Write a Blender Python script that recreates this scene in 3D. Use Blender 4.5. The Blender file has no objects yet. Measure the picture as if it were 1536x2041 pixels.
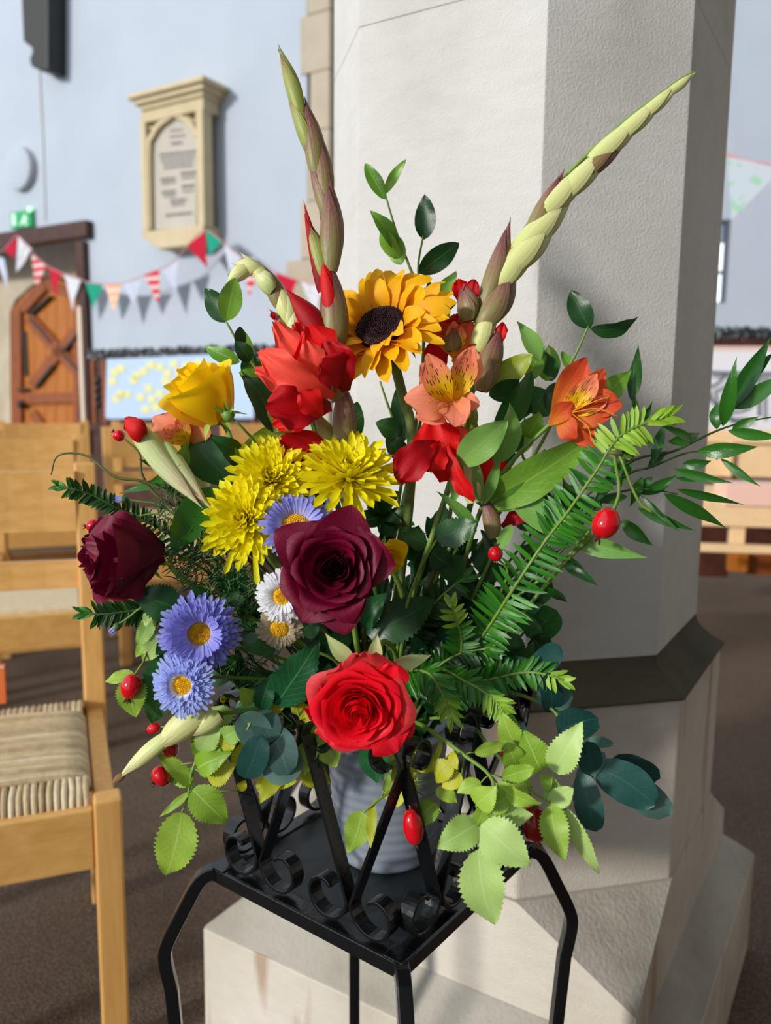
import bpy, bmesh, math, random
from math import sin, cos, pi, sqrt, radians, atan2, hypot
from mathutils import Vector, Matrix
random.seed(11)
V = Vector
scene = bpy.context.scene
COL = scene.collection

# ------------------------------------------------------------------ camera
FPX, PITCH, ROLL = 1637.0, 0.1379, 0.0118
CAM = V((0, 0, 1.0))
fw = V((0, cos(PITCH), -sin(PITCH))); rt0 = V((1, 0, 0)); up0 = rt0.cross(fw)
rt = rt0 * cos(ROLL) + up0 * sin(ROLL); up = up0 * cos(ROLL) - rt0 * sin(ROLL)
cd = bpy.data.cameras.new('camera'); cam = bpy.data.objects.new('camera', cd); COL.objects.link(cam)
cd.sensor_fit = 'VERTICAL'; cd.sensor_height = 36.0; cd.lens = FPX / 2041.0 * 36.0
cam.matrix_world = Matrix(((rt.x, up.x, -fw.x, CAM.x), (rt.y, up.y, -fw.y, CAM.y), (rt.z, up.z, -fw.z, CAM.z), (0, 0, 0, 1)))
cd.dof.use_dof = True; cd.dof.focus_distance = 0.77; cd.dof.aperture_fstop = 4.8
cd.clip_start = 0.02; cd.clip_end = 100
scene.camera = cam

# ------------------------------------------------------------------ light
w = bpy.data.worlds.new('world'); scene.world = w; w.use_nodes = True
bg = w.node_tree.nodes['Background']; bg.inputs[0].default_value = (0.86, 0.93, 1.0, 1); bg.inputs[1].default_value = 1.05
SUN_AZ, SUN_EL = -2.43, radians(15)
sl = bpy.data.lights.new('window_daylight', 'SUN'); sl.energy = 3.1; sl.angle = radians(6); sl.color = (1.0, 0.965, 0.90)
so = bpy.data.objects.new('window_daylight', sl); COL.objects.link(so)
so.location = (-3, -2, 3)
so.rotation_euler = V((cos(SUN_AZ) * cos(SUN_EL), sin(SUN_AZ) * cos(SUN_EL), sin(SUN_EL))).to_track_quat('Z', 'Y').to_euler()
vs = scene.view_settings
vs.view_transform = 'Standard'; vs.look = 'None'; vs.gamma = 1.0; vs.use_curve_mapping = False; vs.exposure = 0.0
scene.cycles.max_bounces = 8 if hasattr(scene, 'cycles') else 8

FL = -0.10          # floor height
K = 0.88
def kz(z): return 1 + (z - 1) * K

# ------------------------------------------------------------------ helpers
def ray(x, y): return fw + rt * ((x - 768.0) / FPX) - up * ((y - 1020.5) / FPX)
def P(x, y, t): return CAM + ray(x, y) * t
def on_z(x, y, z):
    d = ray(x, y); return CAM + d * ((z - 1.0) / d.z)
def hit(x, y, p0, n):
    d = ray(x, y); return CAM + d * ((p0 - CAM).dot(n) / d.dot(n))

def srgb(r, g, b):
    f = lambda c: ((c / 255 + 0.055) / 1.055) ** 2.4 if c > 10 else c / 255 / 12.92
    return (f(r), f(g), f(b), 1)

class NT:
    def __init__(s, name):
        s.m = bpy.data.materials.new(name); s.m.use_nodes = True; s.t = s.m.node_tree
        s.b = s.t.nodes['Principled BSDF']
    def n(s, typ, **kw):
        nd = s.t.nodes.new(typ)
        for k, v in kw.items():
            if k.startswith('i_'):
                key = k[2:]; key = int(key) if key.isdigit() else key.replace('_', ' ')
                nd.inputs[key].default_value = v
            else: setattr(nd, k, v)
        return nd
    def l(s, a, b): s.t.links.new(a, b)
    def ramp(s, fac, stops, interp='LINEAR'):
        r = s.n('ShaderNodeValToRGB'); r.color_ramp.interpolation = interp
        e = r.color_ramp.elements
        while len(e) < len(stops): e.new(0.5)
        for i, (p, c) in enumerate(stops): e[i].position = p; e[i].color = c
        s.l(fac, r.inputs[0]); return r.outputs[0]
    def mix(s, fac, a, b, mode='MIX'):
        m = s.n('ShaderNodeMix', data_type='RGBA', blend_type=mode)
        for sock, v in ((m.inputs[0], fac), (m.inputs[6], a), (m.inputs[7], b)):
            if hasattr(v, 'is_linked') or hasattr(v, 'node'): s.l(v, sock)
            else: sock.default_value = v
        return m.outputs[2]
    def math(s, op, a, b=0.0):
        m = s.n('ShaderNodeMath', operation=op)
        for sock, v in ((m.inputs[0], a), (m.inputs[1], b)):
            if hasattr(v, 'node'): s.l(v, sock)
            else: sock.default_value = v
        return m.outputs[0]
    def noise(s, scale, detail=4, coord='Object', stretch=None, rough=0.5):
        tc = s.n('ShaderNodeTexCoord'); src = tc.outputs[coord]
        if stretch:
            mp = s.n('ShaderNodeMapping'); mp.inputs['Scale'].default_value = stretch; s.l(src, mp.inputs[0]); src = mp.outputs[0]
        nz = s.n('ShaderNodeTexNoise'); nz.inputs['Scale'].default_value = scale; nz.inputs['Detail'].default_value = detail
        nz.inputs['Roughness'].default_value = rough
        s.l(src, nz.inputs['Vector']); return nz.outputs[0]
    def bump(s, h, strength, dist):
        b = s.n('ShaderNodeBump'); b.inputs['Strength'].default_value = strength; b.inputs['Distance'].default_value = dist
        s.l(h, b.inputs['Height']); s.l(b.outputs[0], s.b.inputs['Normal'])

def simple(name, c, rough=0.6, c2=None, scale=20, bump=0.0, bscale=60, metal=0.0, spec=0.5, stretch=None, dist=0.002):
    s = NT(name); s.b.inputs['Roughness'].default_value = rough; s.b.inputs['Metallic'].default_value = metal
    s.b.inputs['Specular IOR Level'].default_value = spec
    if c2:
        s.l(s.ramp(s.noise(scale, 5, stretch=stretch), [(0.3, c), (0.72, c2)]), s.b.inputs['Base Color'])
    else: s.b.inputs['Base Color'].default_value = c
    if bump: s.bump(s.noise(bscale, 5, stretch=stretch), bump, dist)
    return s.m

def translucent(s, col, amount):
    """put a translucent layer behind the principled one (light coming through a petal or leaf)"""
    tr = s.n('ShaderNodeBsdfTranslucent'); mx = s.n('ShaderNodeMixShader'); mx.inputs[0].default_value = amount
    if hasattr(col, 'node'): s.l(col, tr.inputs[0])
    else: tr.inputs[0].default_value = col
    s.l(s.b.outputs[0], mx.inputs[1]); s.l(tr.outputs[0], mx.inputs[2])
    s.l(mx.outputs[0], s.t.nodes['Material Output'].inputs[0])

def leafmat(name, c1, c2, vein, rough=0.45, nveins=9, veinamt=0.55, spec=0.5, trans=0.22, spots=None, parallel=False):
    s = NT(name); s.b.inputs['Roughness'].default_value = rough; s.b.inputs['Specular IOR Level'].default_value = spec
    oi = s.n('ShaderNodeObjectInfo'); uv = s.n('ShaderNodeUVMap'); sep = s.n('ShaderNodeSeparateXYZ'); s.l(uv.outputs[0], sep.inputs[0])
    u, v = sep.outputs[0], sep.outputs[1]
    au = s.math('ABSOLUTE', s.math('SUBTRACT', u, 0.5))
    nz = s.noise(28, 4)
    f = s.math('ADD', s.math('MULTIPLY', oi.outputs['Random'], 0.6), s.math('MULTIPLY', nz, 0.55))
    base = s.ramp(f, [(0.2, c1), (0.85, c2)])
    mid = s.math('LESS_THAN', au, 0.022)
    if parallel: wv = s.math('SINE', s.math('MULTIPLY', au, nveins * 12))
    else: wv = s.math('SINE', s.math('MULTIPLY', s.math('SUBTRACT', v, s.math('MULTIPLY', au, 0.55)), nveins * 6.283))
    lat = s.math('MULTIPLY', s.math('GREATER_THAN', wv, 0.965 if not parallel else 0.8), 0.45 if not parallel else 0.2)
    fac = s.math('MULTIPLY', s.math('MAXIMUM', mid, lat), veinamt)
    col = s.mix(fac, base, vein)
    if spots:
        sp = s.noise(55, 3); m = s.math('GREATER_THAN', sp, 0.66); col = s.mix(m, col, spots)
    s.l(col, s.b.inputs['Base Color'])
    s.bump(s.math('ADD', s.math('MULTIPLY', lat, -1.0), s.math('MULTIPLY', nz, 1.2)), 0.3, 0.0005)
    translucent(s, col, trans); return s.m

def petalmat(name, base, tip, dark=None, rough=0.5, streak=None, trans=0.3, yellow=None, vein=0.18, sheen=0.0, spec=0.3):
    """colour runs from the petal's base (v=0) to the tip (v=1) with fine veins along it"""
    s = NT(name); s.b.inputs['Roughness'].default_value = rough; s.b.inputs['Specular IOR Level'].default_value = spec
    s.b.inputs['Sheen Weight'].default_value = sheen; s.b.inputs['Sheen Roughness'].default_value = 0.4
    s.b.inputs['Sheen Tint'].default_value = tip
    uv = s.n('ShaderNodeUVMap'); sep = s.n('ShaderNodeSeparateXYZ'); s.l(uv.outputs[0], sep.inputs[0]); u, v = sep.outputs[0], sep.outputs[1]
    nz = s.noise(35, 4)
    vv = s.math('ADD', v, s.math('MULTIPLY', s.math('SUBTRACT', nz, 0.5), 0.35))
    stops = [(0.0, base), (0.75, tip)] if not yellow else [(0.0, base), (0.45, yellow), (0.72, tip)]
    col = s.ramp(vv, stops)
    mp = s.n('ShaderNodeMapping'); mp.inputs['Scale'].default_value = (26, 1.6, 1); s.l(uv.outputs[0], mp.inputs[0])
    n2 = s.n('ShaderNodeTexNoise'); n2.inputs['Scale'].default_value = 1.0; n2.inputs['Detail'].default_value = 3; s.l(mp.outputs[0], n2.inputs[0])
    vn = s.math('MULTIPLY', s.math('GREATER_THAN', n2.outputs[0], 0.56), vein)
    col = s.mix(vn, col, dark or base)
    if streak:
        mp2 = s.n('ShaderNodeMapping'); mp2.inputs['Scale'].default_value = (17, 5, 1); s.l(uv.outputs[0], mp2.inputs[0])
        n3 = s.n('ShaderNodeTexVoronoi'); n3.inputs['Scale'].default_value = 1.0; s.l(mp2.outputs[0], n3.inputs[0])
        m = s.math('MULTIPLY', s.math('LESS_THAN', n3.outputs['Distance'], 0.30), s.math('MULTIPLY', s.math('GREATER_THAN', v, 0.25), s.math('LESS_THAN', v, 0.85)))
        col = s.mix(m, col, streak)
    s.l(col, s.b.inputs['Base Color'])
    s.bump(s.math('ADD', n2.outputs[0], nz), 0.35, 0.0008)
    translucent(s, col, trans); return s.m

# ---- objects
ORG = {}
def tag(o, label=None, cat=None, group=None, kind=None):
    if label: o['label'] = label
    if cat: o['category'] = cat
    if group: o['group'] = group
    if kind: o['kind'] = kind
    return o
def thing(name, loc, label, cat, group=None):
    o = bpy.data.objects.new(name, None); COL.objects.link(o); o.location = loc; o.empty_display_size = 0.02
    ORG[o] = V(loc); return tag(o, label, cat, group)
def link(name, me, parent=None, loc=None):
    o = bpy.data.objects.new(name, me); COL.objects.link(o)
    if parent is not None: o.parent = parent; ORG[o] = ORG[parent]
    elif loc is not None: o.location = loc; ORG[o] = V(loc)
    else: ORG[o] = V((0, 0, 0))
    return o
def mesh(name, verts, faces, mat, uvs=None, smooth=True):
    me = bpy.data.meshes.new(name); me.from_pydata([tuple(v) for v in verts], [], faces)
    if uvs:
        lay = me.uv_layers.new(name='UVMap')
        for lp in me.loops: lay.data[lp.index].uv = uvs[lp.vertex_index]
    if smooth: me.polygons.foreach_set('use_smooth', [True] * len(me.polygons))
    me.materials.append(mat); me.update(); return me
class MB:
    """collects shapes in world space, then links them as ONE mesh"""
    def __init__(s): s.v = []; s.f = []
    def add(s, vs_, fs): o = len(s.v); s.v += [V(v) for v in vs_]; s.f += [tuple(i + o for i in f) for f in fs]; return s
    def box(s, c, ax, h):
        """centre, three axis vectors, half sizes"""
        vs_ = [V(c) + ax[0] * (h[0] * i) + ax[1] * (h[1] * j) + ax[2] * (h[2] * k) for i in (-1, 1) for j in (-1, 1) for k in (-1, 1)]
        return s.add(vs_, [(0, 1, 3, 2), (4, 6, 7, 5), (0, 4, 5, 1), (2, 3, 7, 6), (0, 2, 6, 4), (1, 5, 7, 3)])
    def prism(s, pts, d):
        """polygon pts extruded by vector d"""
        n = len(pts); vs_ = [V(p) for p in pts] + [V(p) + d for p in pts]
        return s.add(vs_, [tuple(range(n)), tuple(range(2 * n - 1, n - 1, -1))] + [(i, i + n, (i + 1) % n + n, (i + 1) % n) for i in range(n)])
    def tube(s, pts, r, sides=7, caps=True):
        pts = [V(p) for p in pts]; n = len(pts); rr = r if isinstance(r, (list, tuple)) else [r] * n
        ref = None; vs_ = []
        for i, p in enumerate(pts):
            d = (pts[min(i + 1, n - 1)] - pts[max(i - 1, 0)]).normalized()
            if ref is None: ref = d.orthogonal().normalized()
            ref = (ref - d * ref.dot(d)).normalized(); b = d.cross(ref)
            for k in range(sides):
                a = 2 * pi * k / sides; vs_.append(p + (ref * cos(a) + b * sin(a)) * rr[i])
        fs = [(i * sides + k, i * sides + (k + 1) % sides, (i + 1) * sides + (k + 1) % sides, (i + 1) * sides + k) for i in range(n - 1) for k in range(sides)]
        if caps: fs += [tuple(range(sides - 1, -1, -1)), tuple(range((n - 1) * sides, n * sides))]
        return s.add(vs_, fs)
    def strip(s, pts, wd, th, side):
        """flat bar of width wd (along side) and thickness th following pts"""
        n = len(pts); vs_ = []
        for i, p in enumerate(pts):
            d = (pts[min(i + 1, n - 1)] - pts[max(i - 1, 0)]).normalized(); sd = (side - d * side.dot(d)).normalized(); nn = d.cross(sd)
            for a, b in ((-1, -1), (1, -1), (1, 1), (-1, 1)): vs_.append(p + sd * (a * wd / 2) + nn * (b * th / 2))
        fs = [(i * 4 + k, i * 4 + (k + 1) % 4, i * 4 + 4 + (k + 1) % 4, i * 4 + 4 + k) for i in range(n - 1) for k in range(4)]
        fs += [(3, 2, 1, 0), tuple(range((n - 1) * 4, n * 4))]
        return s.add(vs_, fs)
    def lathe(s, c, prof, ax=V((0, 0, 1)), sides=24):
        x = ax.orthogonal().normalized(); y = ax.cross(x); vs_ = []
        for r, h in prof:
            for k in range(sides): a = 2 * pi * k / sides; vs_.append(V(c) + ax * h + (x * cos(a) + y * sin(a)) * r)
        n = len(prof)
        fs = [(i * sides + k, i * sides + (k + 1) % sides, (i + 1) * sides + (k + 1) % sides, (i + 1) * sides + k) for i in range(n - 1) for k in range(sides)]
        return s.add(vs_, fs)
    def build(s, name, mat, parent=None, smooth=False, bevel=0.0, seg=2):
        if parent is not None: o0 = ORG[parent]
        else:
            xs = [v.x for v in s.v]; ys = [v.y for v in s.v]; zs = [v.z for v in s.v]
            o0 = V(((min(xs) + max(xs)) / 2, (min(ys) + max(ys)) / 2, min(zs)))
        me = mesh(name, [v - o0 for v in s.v], s.f, mat, smooth=smooth)
        bm = bmesh.new(); bm.from_mesh(me); bmesh.ops.recalc_face_normals(bm, faces=bm.faces); bm.to_mesh(me); bm.free()
        o = link(name, me, parent, None if parent is not None else o0)
        if bevel:
            b = o.modifiers.new('bevel', 'BEVEL'); b.width = bevel; b.segments = seg; b.limit_method = 'ANGLE'; b.angle_limit = radians(35)
        return o

def spline(pts, n=6):
    pts = [V(p) for p in pts]
    if len(pts) < 3: return [pts[0].lerp(pts[-1], i / n) for i in range(n + 1)]
    out = []
    q = [pts[0] * 2 - pts[1]] + pts + [pts[-1] * 2 - pts[-2]]
    for i in range(1, len(q) - 2):
        a, b, c, d = q[i - 1:i + 3]
        for k in range(n):
            t = k / n
            out.append(0.5 * ((2 * b) + (c - a) * t + (2 * a - 5 * b + 4 * c - d) * t * t + (3 * b - a - 3 * c + d) * t ** 3))
    out.append(pts[-1]); return out

# ------------------------------------------------------------------ materials
def stone_mat(name, c1, c2, c3, gran=330, bs=0.5, stain=None):
    s = NT(name); s.b.inputs['Roughness'].default_value = 0.9; s.b.inputs['Specular IOR Level'].default_value = 0.15
    big = s.noise(3.2, 6); fine = s.noise(gran, 3); med = s.noise(22, 6, stretch=(1, 1, 3.5))
    col = s.ramp(big, [(0.3, c1), (0.55, c2), (0.75, c3)])
    col = s.mix(s.math('MULTIPLY', s.math('SUBTRACT', 1, med), 0.28), col, c3, 'MULTIPLY')
    col = s.mix(s.math('MULTIPLY', s.math('GREATER_THAN', fine, 0.66), 0.22), col, c3)
    if stain:
        st = s.noise(5, 5, stretch=(3.0, 3.0, 0.35)); m = s.math('MULTIPLY', s.ramp(st, [(0.56, (0, 0, 0, 1)), (0.66, (1, 1, 1, 1))]), 0.6)
        col = s.mix(m, col, stain)
    s.l(col, s.b.inputs['Base Color']); s.bump(s.math('ADD', fine, s.math('MULTIPLY', med, 0.35)), bs, 0.0022); return s.m
M_STONE = stone_mat('dressed_limestone', srgb(216, 215, 214), srgb(208, 206, 203), srgb(186, 183, 176))
M_ROUGH = stone_mat('weathered_stone', srgb(192, 188, 180), srgb(172, 167, 156), srgb(142, 136, 124), gran=170, bs=0.8)
M_LOW = stone_mat('stained_plinth_stone', srgb(218, 212, 203), srgb(204, 197, 185), srgb(180, 168, 152), stain=srgb(150, 112, 72))
M_MOULD = stone_mat('dark_stone_moulding', srgb(108, 100, 84), srgb(92, 86, 72), srgb(66, 62, 52), bs=0.6)  # moulding stone much darker than the shaft
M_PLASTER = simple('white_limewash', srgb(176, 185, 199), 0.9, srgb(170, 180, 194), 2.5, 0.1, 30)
M_BUFF = simple('buff_stone_dressings', srgb(168, 156, 138), 0.85, srgb(184, 172, 154), 5, 0.2, 60)
M_TABLET = simple('cream_carved_stone', srgb(200, 185, 152), 0.8, srgb(190, 174, 140), 8, 0.1, 40)
M_PANEL = simple('pale_inscribed_marble', srgb(184, 178, 168), 0.7, srgb(176, 170, 160), 7)
M_INK = simple('grey_engraving', srgb(112, 110, 108), 0.8)
def carpet():
    s = NT('brown_carpet'); s.b.inputs['Roughness'].default_value = 1.0; s.b.inputs['Specular IOR Level'].default_value = 0.05
    f = s.noise(230, 4); g = s.noise(2.5, 3)
    col = s.ramp(f, [(0.3, srgb(56, 48, 42)), (0.5, srgb(92, 80, 70)), (0.7, srgb(138, 122, 106))])
    col = s.mix(0.25, col, s.ramp(g, [(0.3, srgb(90, 70, 58)), (0.7, srgb(120, 98, 84))])); s.l(col, s.b.inputs['Base Color']); s.bump(f, 0.8, 0.004); return s.m
M_CARPET = carpet()
def wood(name, c1, c2, rough=0.42, sc=7, stretch=(1, 1, 12), c3=None):
    s = NT(name); s.b.inputs['Roughness'].default_value = rough; s.b.inputs['Specular IOR Level'].default_value = 0.35
    n = s.noise(sc, 6, stretch=stretch, rough=0.6); r = [(0.3, c1), (0.7, c2)]
    if c3: r.append((0.78, c3))
    s.l(s.ramp(n, r), s.b.inputs['Base Color']); s.bump(n, 0.08, 0.001); return s.m
M_OAK_V = wood('light_oak_upright', srgb(206, 152, 82), srgb(226, 176, 106), stretch=(9, 9, 0.7))
M_OAK_H = wood('light_oak_rail', srgb(208, 154, 82), srgb(228, 178, 108), stretch=(0.8, 9, 9), c3=srgb(238, 198, 134))
M_PALE = wood('pale_ash_pew', srgb(232, 196, 148), srgb(240, 208, 166), stretch=(1, 6, 9))
M_DOOR = wood('orange_brown_door_boards', srgb(156, 88, 26), srgb(186, 112, 36), stretch=(6, 6, 0.7))
M_DOOR2 = wood('red_brown_door_frame', srgb(120, 60, 22), srgb(150, 80, 34), stretch=(5, 5, 1))
M_DARKW = wood('dark_stained_wood', srgb(52, 28, 22), srgb(78, 42, 30), stretch=(2, 2, 2))
M_BLACKW = simple('black_painted_timber', srgb(18, 22, 22), 0.5)
def rushmat():
    s = NT('twisted_rush'); s.b.inputs['Roughness'].default_value = 0.75
    oi = s.n('ShaderNodeObjectInfo'); n = s.noise(60, 4)
    f = s.math('ADD', s.math('MULTIPLY', oi.outputs['Random'], 0.5), s.math('MULTIPLY', n, 0.6))
    s.l(s.ramp(f, [(0.2, srgb(166, 142, 104)), (0.6, srgb(206, 184, 144)), (0.9, srgb(226, 208, 176))]), s.b.inputs['Base Color']); s.bump(s.noise(160, 3), 0.5, 0.002); return s.m
M_RUSH = rushmat()
def iron():
    s = NT('black_painted_iron'); s.b.inputs['Base Color'].default_value = srgb(13, 15, 18); s.b.inputs['Roughness'].default_value = 0.22
    s.b.inputs['Specular IOR Level'].default_value = 0.55
    s.bump(s.noise(140, 4), 0.35, 0.0012); return s.m
M_IRON = iron()
M_SHEET = simple('dusty_black_sheet', srgb(26, 32, 38), 0.5, srgb(44, 50, 54), 18, 0.2, 90)
M_POT = simple('grey_glazed_pot', srgb(122, 130, 143), 0.4, srgb(142, 148, 160), 14)

# flowers and leaves
M_STEM = simple('green_stem', srgb(92, 128, 44), 0.5, srgb(126, 156, 62), 30)
M_STEMD = simple('dark_green_stem', srgb(40, 62, 26), 0.5, srgb(64, 88, 34), 30)
M_TWIG = simple('brown_green_twig', srgb(70, 66, 34), 0.6, srgb(104, 112, 48), 40)
L_PRIVET = leafmat('smooth_mid_green_leaf', srgb(78, 136, 36), srgb(136, 184, 66), srgb(178, 206, 104), 0.32)
L_OLIVE = leafmat('olive_green_leaf', srgb(110, 130, 26), srgb(154, 170, 44), srgb(160, 176, 80), 0.42)
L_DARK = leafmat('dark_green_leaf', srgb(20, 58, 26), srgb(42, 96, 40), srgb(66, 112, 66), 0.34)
L_RUSCUS = leafmat('glossy_ruscus_leaf', srgb(22, 74, 24), srgb(58, 122, 36), srgb(60, 124, 44), 0.2, 8, 0.3, 0.6, parallel=True)
L_ROSE = leafmat('lime_rose_leaf', srgb(122, 168, 40), srgb(172, 204, 76), srgb(190, 212, 120), 0.45, 9, 0.7, spots=srgb(150, 150, 60))
L_ROSEP = leafmat('pale_rose_leaf', srgb(154, 194, 92), srgb(184, 214, 126), srgb(196, 220, 150), 0.45, 9, 0.7)
L_ROSEY = leafmat('yellowing_rose_leaf', srgb(160, 166, 20), srgb(206, 206, 40), srgb(150, 160, 40), 0.5, 9, 0.5, spots=srgb(116, 92, 20))
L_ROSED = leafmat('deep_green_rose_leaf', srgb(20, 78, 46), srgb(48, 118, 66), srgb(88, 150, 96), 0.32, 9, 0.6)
L_EUC = leafmat('blue_green_eucalyptus_leaf', srgb(52, 88, 84), srgb(88, 126, 116), srgb(110, 146, 132), 0.5, 7, 0.35)
L_EUCD = leafmat('deep_teal_eucalyptus_leaf', srgb(18, 58, 56), srgb(42, 92, 86), srgb(70, 116, 104), 0.42, 7, 0.3)
L_YEW = leafmat('yew_needle', srgb(34, 100, 24), srgb(66, 142, 34), srgb(84, 150, 60), 0.22, 3, 0.2)
L_YEWN = leafmat('fresh_yew_needle', srgb(120, 168, 36), srgb(160, 200, 60), srgb(180, 210, 80), 0.35, 3, 0.2)
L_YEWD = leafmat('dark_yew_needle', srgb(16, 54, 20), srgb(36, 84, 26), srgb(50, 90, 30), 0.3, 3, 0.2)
L_ALS = leafmat('alstroemeria_leaf', srgb(98, 154, 58), srgb(138, 186, 92), srgb(150, 186, 110), 0.4, 6, 0.6, parallel=True)
L_SEPAL = leafmat('pale_green_sepal', srgb(176, 190, 120), srgb(206, 210, 150), srgb(190, 204, 150), 0.5, 4, 0.3)
M_FEATH = simple('feathery_aster_foliage', srgb(40, 76, 34), 0.5, srgb(70, 108, 50), 30)
def pm(*a, **k): return petalmat(*a, **k)
P_SUN = pm('sunflower_petal', srgb(236, 150, 4), srgb(255, 196, 12), srgb(240, 160, 4))
P_YROSE = pm('yellow_rose_petal', srgb(246, 196, 4), srgb(255, 220, 20), srgb(246, 196, 6), vein=0.08, trans=0.36)
P_CHRYS = pm('yellow_chrysanthemum_petal', srgb(240, 222, 4), srgb(255, 244, 24), srgb(236, 214, 6), vein=0.2, trans=0.35)
P_CRIM = pm('dark_crimson_rose_petal', srgb(74, 1, 24), srgb(118, 3, 46), srgb(64, 0, 20), trans=0.2, sheen=0.0, vein=0.15)
P_RED = pm('bright_red_rose_petal', srgb(214, 6, 20), srgb(248, 20, 44), srgb(200, 4, 22), vein=0.12)
P_CORAL = pm('coral_outer_petal', srgb(250, 150, 90), srgb(236, 60, 70), srgb(240, 110, 90))
P_GLAD = pm('scarlet_gladiolus_petal', srgb(200, 10, 10), srgb(236, 20, 22), srgb(170, 4, 20), vein=0.15)
P_GLADL = pm('light_scarlet_gladiolus_petal', srgb(250, 80, 60), srgb(255, 92, 76), srgb(230, 40, 36), vein=0.1)
P_GLADD = pm('deep_red_gladiolus_petal', srgb(140, 2, 16), srgb(190, 6, 22), srgb(110, 0, 14), vein=0.2)
P_ALO = pm('peach_alstroemeria_petal', srgb(240, 160, 80), srgb(248, 152, 118), srgb(236, 116, 84), vein=0.35)
P_ALI = pm('yellow_streaked_alstroemeria_petal', srgb(244, 190, 20), srgb(246, 140, 104), srgb(240, 170, 40), yellow=srgb(250, 208, 20), streak=srgb(110, 20, 10))
P_ALR = pm('orange_red_alstroemeria_petal', srgb(240, 160, 50), srgb(226, 88, 46), srgb(200, 50, 40), vein=0.5)
P_LILAC = pm('lilac_aster_petal', srgb(222, 218, 252), srgb(158, 160, 240), srgb(184, 182, 246), vein=0.2)
P_BLUEW = pm('blue_and_white_aster_petal', srgb(252, 252, 255), srgb(172, 186, 248), srgb(210, 212, 246), yellow=srgb(244, 246, 255), vein=0.1)
P_WHITE = pm('white_aster_petal', srgb(250, 250, 246), srgb(246, 246, 250), srgb(226, 228, 240), vein=0.2)
P_WHITE_SHADE = pm('shade_tinted_white_aster_petal', srgb(226, 214, 170), srgb(206, 190, 160), srgb(176, 160, 130), vein=0.3)  # white petals with beige shade put into their colour
def discmat(name, c1, c2, c3):
    s = NT(name); s.b.inputs['Roughness'].default_value = 0.7
    n = s.noise(420, 3); s.l(s.ramp(n, [(0.35, c1), (0.55, c2), (0.7, c3)]), s.b.inputs['Base Color']); s.bump(n, 1.0, 0.002); return s.m
M_DISC = discmat('golden_disc', srgb(226, 160, 4), srgb(250, 200, 12), srgb(255, 226, 50))
M_SEED = discmat('sunflower_seed_disc', srgb(22, 8, 16), srgb(50, 16, 32), srgb(96, 50, 20))
def budmat(name, c1, c2, c3, amt=0.5):
    s = NT(name); s.b.inputs['Roughness'].default_value = 0.42; s.b.inputs['Specular IOR Level'].default_value = 0.35
    uv = s.n('ShaderNodeUVMap'); mp = s.n('ShaderNodeMapping'); mp.inputs['Scale'].default_value = (14, 1.2, 1); s.l(uv.outputs[0], mp.inputs[0])
    n = s.n('ShaderNodeTexNoise'); n.inputs['Scale'].default_value = 1.4; n.inputs['Detail'].default_value = 5; s.l(mp.outputs[0], n.inputs[0])
    b = s.noise(24, 3); sp_ = s.n('ShaderNodeSeparateXYZ'); s.l(uv.outputs[0], sp_.inputs[0])
    f = s.math('ADD', s.math('ADD', s.math('MULTIPLY', n.outputs[0], 0.55), s.math('MULTIPLY', b, 0.35)), s.math('MULTIPLY', s.math('SUBTRACT', sp_.outputs[1], 0.4), 0.32))
    s.l(s.ramp(f, [(0.5 - amt * 0.3, c1), (0.56, c2), (0.56 + amt * 0.3, c3)]), s.b.inputs['Base Color']); s.bump(n.outputs[0], 0.5, 0.001); return s.m
B_PURP = budmat('purple_brown_sheath', srgb(134, 128, 74), srgb(132, 88, 80), srgb(98, 50, 60))
B_GREEN = budmat('green_sheath_with_purple', srgb(134, 150, 62), srgb(156, 158, 84), srgb(128, 70, 74))
B_PALE = budmat('straw_green_sheath', srgb(196, 204, 128), srgb(212, 214, 150), srgb(158, 104, 100), 0.7)
B_PINKG = budmat('pale_green_pink_sheath', srgb(176, 200, 120), srgb(214, 216, 166), srgb(214, 150, 150), 0.7)
M_HIP = simple('shiny_red_hip', srgb(184, 6, 22), 0.14, srgb(212, 16, 28), 20, spec=0.6)
M_CALYX = simple('dry_brown_calyx', srgb(60, 30, 24), 0.8, srgb(90, 50, 30), 60)
M_TIP = simple('dry_leaf_brown', srgb(110, 70, 40), 0.8, srgb(150, 110, 60), 60)

# ------------------------------------------------------------------ architecture: pillar
TH = -2.1192; PC = V((0.2191 * 1.15 * K, 1.388 * 1.15 * K, 0)); S = 1.15 * K
def octo(o, z, cham=True):
    a = 0.28 * S + o; d = (2 * 0.28 * S - 0.1422 * S) / sqrt(2) + o; b = 2 * a - d * sqrt(2) if cham else 0
    out = []
    for k in range(4):
        th = TH + k * pi / 2; n = V((cos(th), sin(th), 0)); sd = V((-sin(th), cos(th), 0))
        for sg in (-1, 1): out.append(PC + n * a + sd * (sg * (a - b)) + V((0, 0, z)))
    return out
def loft(rings, cap0=True, cap1=True):
    mb = MB(); vs_ = []; n = len(rings[0])
    for r in rings: vs_ += r
    fs = [(i * n + k, i * n + (k + 1) % n, (i + 1) * n + (k + 1) % n, (i + 1) * n + k) for i in range(len(rings) - 1) for k in range(n)]
    if cap0: fs.append(tuple(range(n)))
    if cap1: fs.append(tuple(range(len(rings) * n - n, len(rings) * n)))
    return mb.add(vs_, fs)
ZS = kz(0.59); Z2T = kz(0.535); Z2B = kz(0.222)
pil = thing('stone_pillar', PC + V((0, 0, FL)), 'tall octagonal limestone pillar rising from a broached plinth behind the flowers', 'pillar')
zc = [ZS, 1.515, 2.25, 3.2]
for i in range(3):
    loft([octo(0, zc[i] + 0.0002), octo(0, zc[i + 1] - 0.0002)]).build('shaft_stone', M_STONE, pil, bevel=0.0012)
rings = []
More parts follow.
